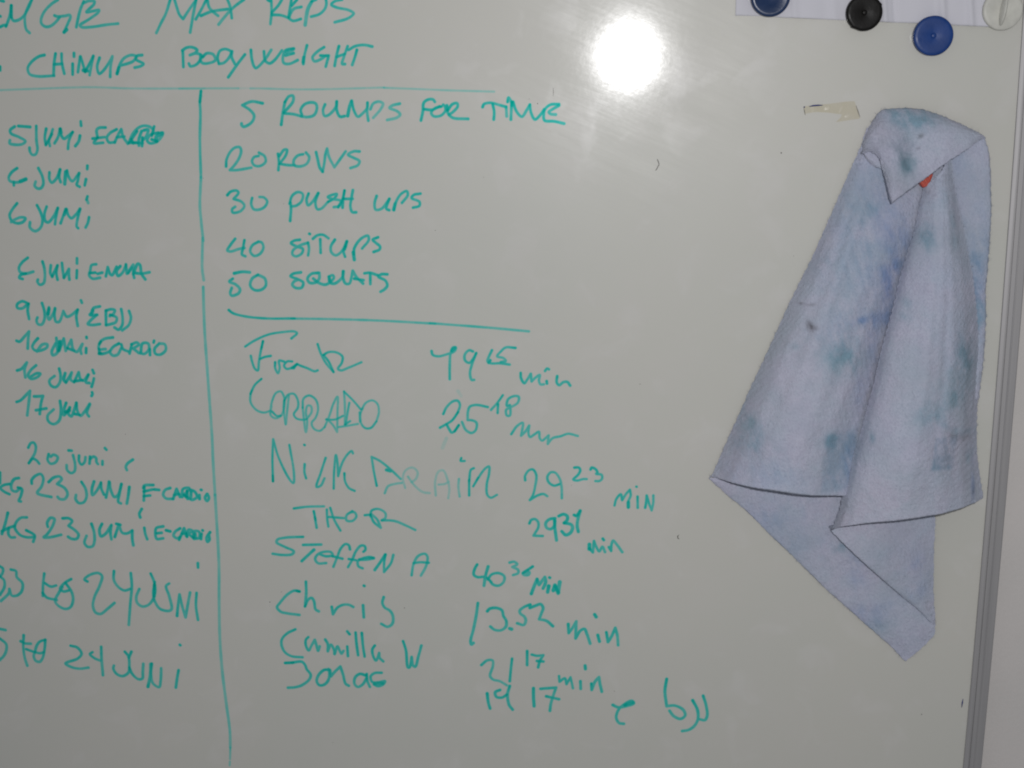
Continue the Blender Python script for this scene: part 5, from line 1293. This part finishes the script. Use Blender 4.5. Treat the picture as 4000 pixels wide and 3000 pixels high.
# right front flap, a cone-shaped fold
layer('R', [(253.1,-73.1,12),(260.7,-65.0,14),(273.0,-48.5,12)],
      [(194.5,-354.5,18),(196.8,-351.6,22),(198.9,-349.0,26),(206.2,-345.4,31),(223.0,-340.2,36),(246.6,-336.2,37),(273.6,-333.4,33),(297.4,-331.5,24),(310.7,-331.0,15),(319.7,-329.8,6)],
      [(253.1,-73.1,12),(252.1,-81.8,12),(250.3,-91.4,12),(247.8,-109.4,12),(243.7,-122.8,13),(239.0,-144.8,13),(233.3,-174.5,14),(227.4,-202.0,14),(225.3,-213.1,15),(221.7,-235.4,15),(216.7,-257.8,16),(211.6,-280.4,17),(207.5,-294.5,17),(202.6,-320.1,18),(200.3,-335.6,18),(194.5,-354.5,18)],
      [(273.0,-48.5,12),(276.0,-67.4,12),(280.8,-85.4,12),(286.0,-103.1,11),(289.2,-115.6,11),(296.0,-140.2,10),(300.8,-165.1,9),(304.9,-187.5,7),(307.5,-204.6,5),(308.9,-221.9,3),(309.6,-241.2,2.5),(310.8,-271.8,2.5),(312.6,-290.9,2.5),(316.2,-311.4,3),(319.7,-329.8,6)],
      lambda U, V: ramp(U, [0, .015, .04, .09, .18, .35, .55, .68, .8, .9, .96, 1], [0, 2.6, 5.2, 8.2, 11.0, 14.0, 15.0, 13.0, 8.5, 3.2, .8, 0]) * ramp(V, [0, .1, .5, .85, 1], [.35, .8, 1.1, 1.3, .25], .09)
                   + 1.8 * np.exp(-((U - .36 - .08 * V) / .06) ** 2) * ramp(V, [0, .2, .45, .7, .9, 1], [0, .1, .8, 1, .3, 0], .04)
                   - 1.5 * np.exp(-((U - .62 + .06 * V) / .05) ** 2) * ramp(V, [0, .25, .5, .7, 1], [0, .1, 1, .8, 0], .04)
                   + 6 * np.clip(V - .5, 0, 1) * np.sin(U * math.pi), nu=100, nv=240, roll_bot=10, rollw=2.8)
# curled corner between collar and left flap
layer('E', [(206.1,-46.9,10),(208.9,-45.3,11),(212.4,-45.3,13),(216.9,-47.9,15),(220.9,-53.4,16),(222.0,-60.1,15)],
      [(206.5,-47.7,10),(208.0,-50.8,11),(210.2,-54.1,12),(212.9,-56.7,13),(215.9,-58.2,14),(219.1,-59.3,15),(222.1,-60.5,15)],
      [(206.1,-46.9,10),(206.5,-47.7,10)], [(222.0,-60.1,15),(222.1,-60.5,15)], lambda U, V: 0 * U, nu=40, nv=30, roll_bot=6, rollw=1.6)
# turned-down top (collar)
layer('K', [(206.0,-40.1,2.5),(210.6,-27.2,3),(215.9,-17.8,3.5),(220.2,-13.7,4),(228.5,-13.0,4.5),(237.8,-12.6,5),(250.7,-13.9,5),(262.6,-17.5,5),(271.9,-21.4,5),(280.9,-25.2,5),(289.9,-29.5,5),(297.8,-33.5,5),(300.2,-35.9,4)],
      [(206.1,-47.4,12),(208.1,-45.5,15),(210.8,-45.4,18),(215.6,-48.4,21),(218.4,-53.0,23),(219.7,-59.4,24),(221.6,-66.3,26),(224.8,-79.3,28),(226.9,-85.8,28),(234.7,-79.0,29),(245.0,-70.9,29),(255.2,-63.4,28),(263.0,-57.5,26),(271.2,-52.1,22),(285.0,-43.7,16),(292.8,-38.3,11),(300.0,-36.2,5)],
      [(206.0,-40.1,2.5),(205.6,-44.5,8),(206.1,-47.4,12)], [(300.2,-35.9,4),(300.0,-36.2,5)],
      lambda U, V: ramp(V, [0, .03, .08, .16, .3, .6, 1], [0, 3.5, 6.2, 8.2, 8.4, 5, 0]) * np.sin(np.clip(U, .0, 1) * math.pi) ** .5
                   + np.sin(V * math.pi) ** .8 * ramp(U, [0, .2, .36, .5, .7, 1], [0, -3.0, -4.5, 3.0, 1.5, 0], .06),
      nu=150, nv=90, roll_bot=9, rollw=2.2)

cloth = new_obj('cleaning_cloth', cv, cf, MC, smooth=True)
a = cloth.data.attributes.new('stain_shade', 'FLOAT_COLOR', 'POINT')
cl = np.ones((len(cs), 4), np.float32); cl[:, :3] = np.array(cs, np.float32); a.data.foreach_set('color', cl.ravel())
md = cloth.modifiers.new('felt_thickness', 'SOLIDIFY'); md.thickness = .0011; md.offset = -1
tag(cloth, 'ink-stained lilac felt wiping cloth hanging folded on the board\'s right side', 'cloth')

# loose felt fibres standing off the edges
fv, ff = [], []
for X, Z, Hh in EDGES:
    L = np.concatenate([[0], np.cumsum(np.hypot(np.diff(X), np.diff(Z)))])
    if L[-1] < 15: continue
    for k in range(int(L[-1] / 1.6)):
        q = rng.uniform(0, L[-1]); px, pz, ph = np.interp(q, L, X), np.interp(q, L, Z), max(.5, np.interp(q, L, Hh))
        a = rng.uniform(0, 2 * math.pi); ln_ = rng.uniform(.8, 2.6); cu = rng.uniform(-1.4, 1.4); w = rng.uniform(.045, .09); n0 = len(fv)
        for t in (0, .35, .7, 1.0):
            b = a + cu * t; cx, cz = px + ln_ * t * math.cos(b), pz + ln_ * t * math.sin(b); hh_ = ph + rng.uniform(0, .5)
            ww = w * (1 - .6 * t)
            fv += [((cx - ww * math.sin(b)) * MM, -hh_ * MM, (cz + ww * math.cos(b)) * MM), ((cx + ww * math.sin(b)) * MM, -hh_ * MM, (cz - ww * math.cos(b)) * MM), (cx * MM, -(hh_ + ww * 1.6) * MM, cz * MM)]
        for j in range(3):
            i0 = n0 + 3 * j
            ff += [(i0, i0 + 3, i0 + 5, i0 + 2), (i0 + 2, i0 + 5, i0 + 4, i0 + 1), (i0 + 1, i0 + 4, i0 + 3, i0)]
fib = new_obj('loose_fibres', fv, ff, MC, cloth)
st_ = fib.data.attributes.new('stain_shade', 'FLOAT_COLOR', 'POINT'); st_.data.foreach_set('color', np.tile([.1, .2, .15, 1], len(fv)).astype(np.float32))
tag(fib, kind='stuff')

# red plastic piece the cloth hangs on, peeking out below its turned-down top
M_RED = m_plastic('red_plastic', (.42, .060, .040), .45)
q1 = [(237.9,-55.0,17),(248.9,-69.1,17),(252.1,-73.5,17),(256.3,-71.9,17),(259.1,-63.7,17),(255.2,-51.1,17)]
vv = [(a * MM, -.0165, b * MM) for a, b, h in q1] + [(a * MM, -.004, b * MM) for a, b, h in q1]
k = len(q1); ff = [tuple(range(k)), tuple(range(k, 2 * k))[::-1]] + [(i, k + i, k + (i + 1) % k, (i + 1) % k) for i in range(k)]
hook = new_obj('plastic_hook', vv, ff, M_RED)
bv = hook.modifiers.new('bevel', 'BEVEL'); bv.width = .0008; bv.segments = 2
tag(hook, 'small red plastic piece peeking out under the cloth\'s turned-down top', 'hook')
for q in ([(242.0,-57.9,17),(250.0,-68.0,17),(253.2,-72.3,17)], [(246.8,-57.0,17),(252.7,-66.8,17),(255.3,-71.5,17)], [(251.5,-55.0,17),(255.4,-63.7,17),(257.4,-68.0,17)]):
    tube('rib', [(a * MM, -.0167, b * MM) for a, b, h in q], .0005, m_plastic('red_plastic', (.62, .16, .11), .4), hook)
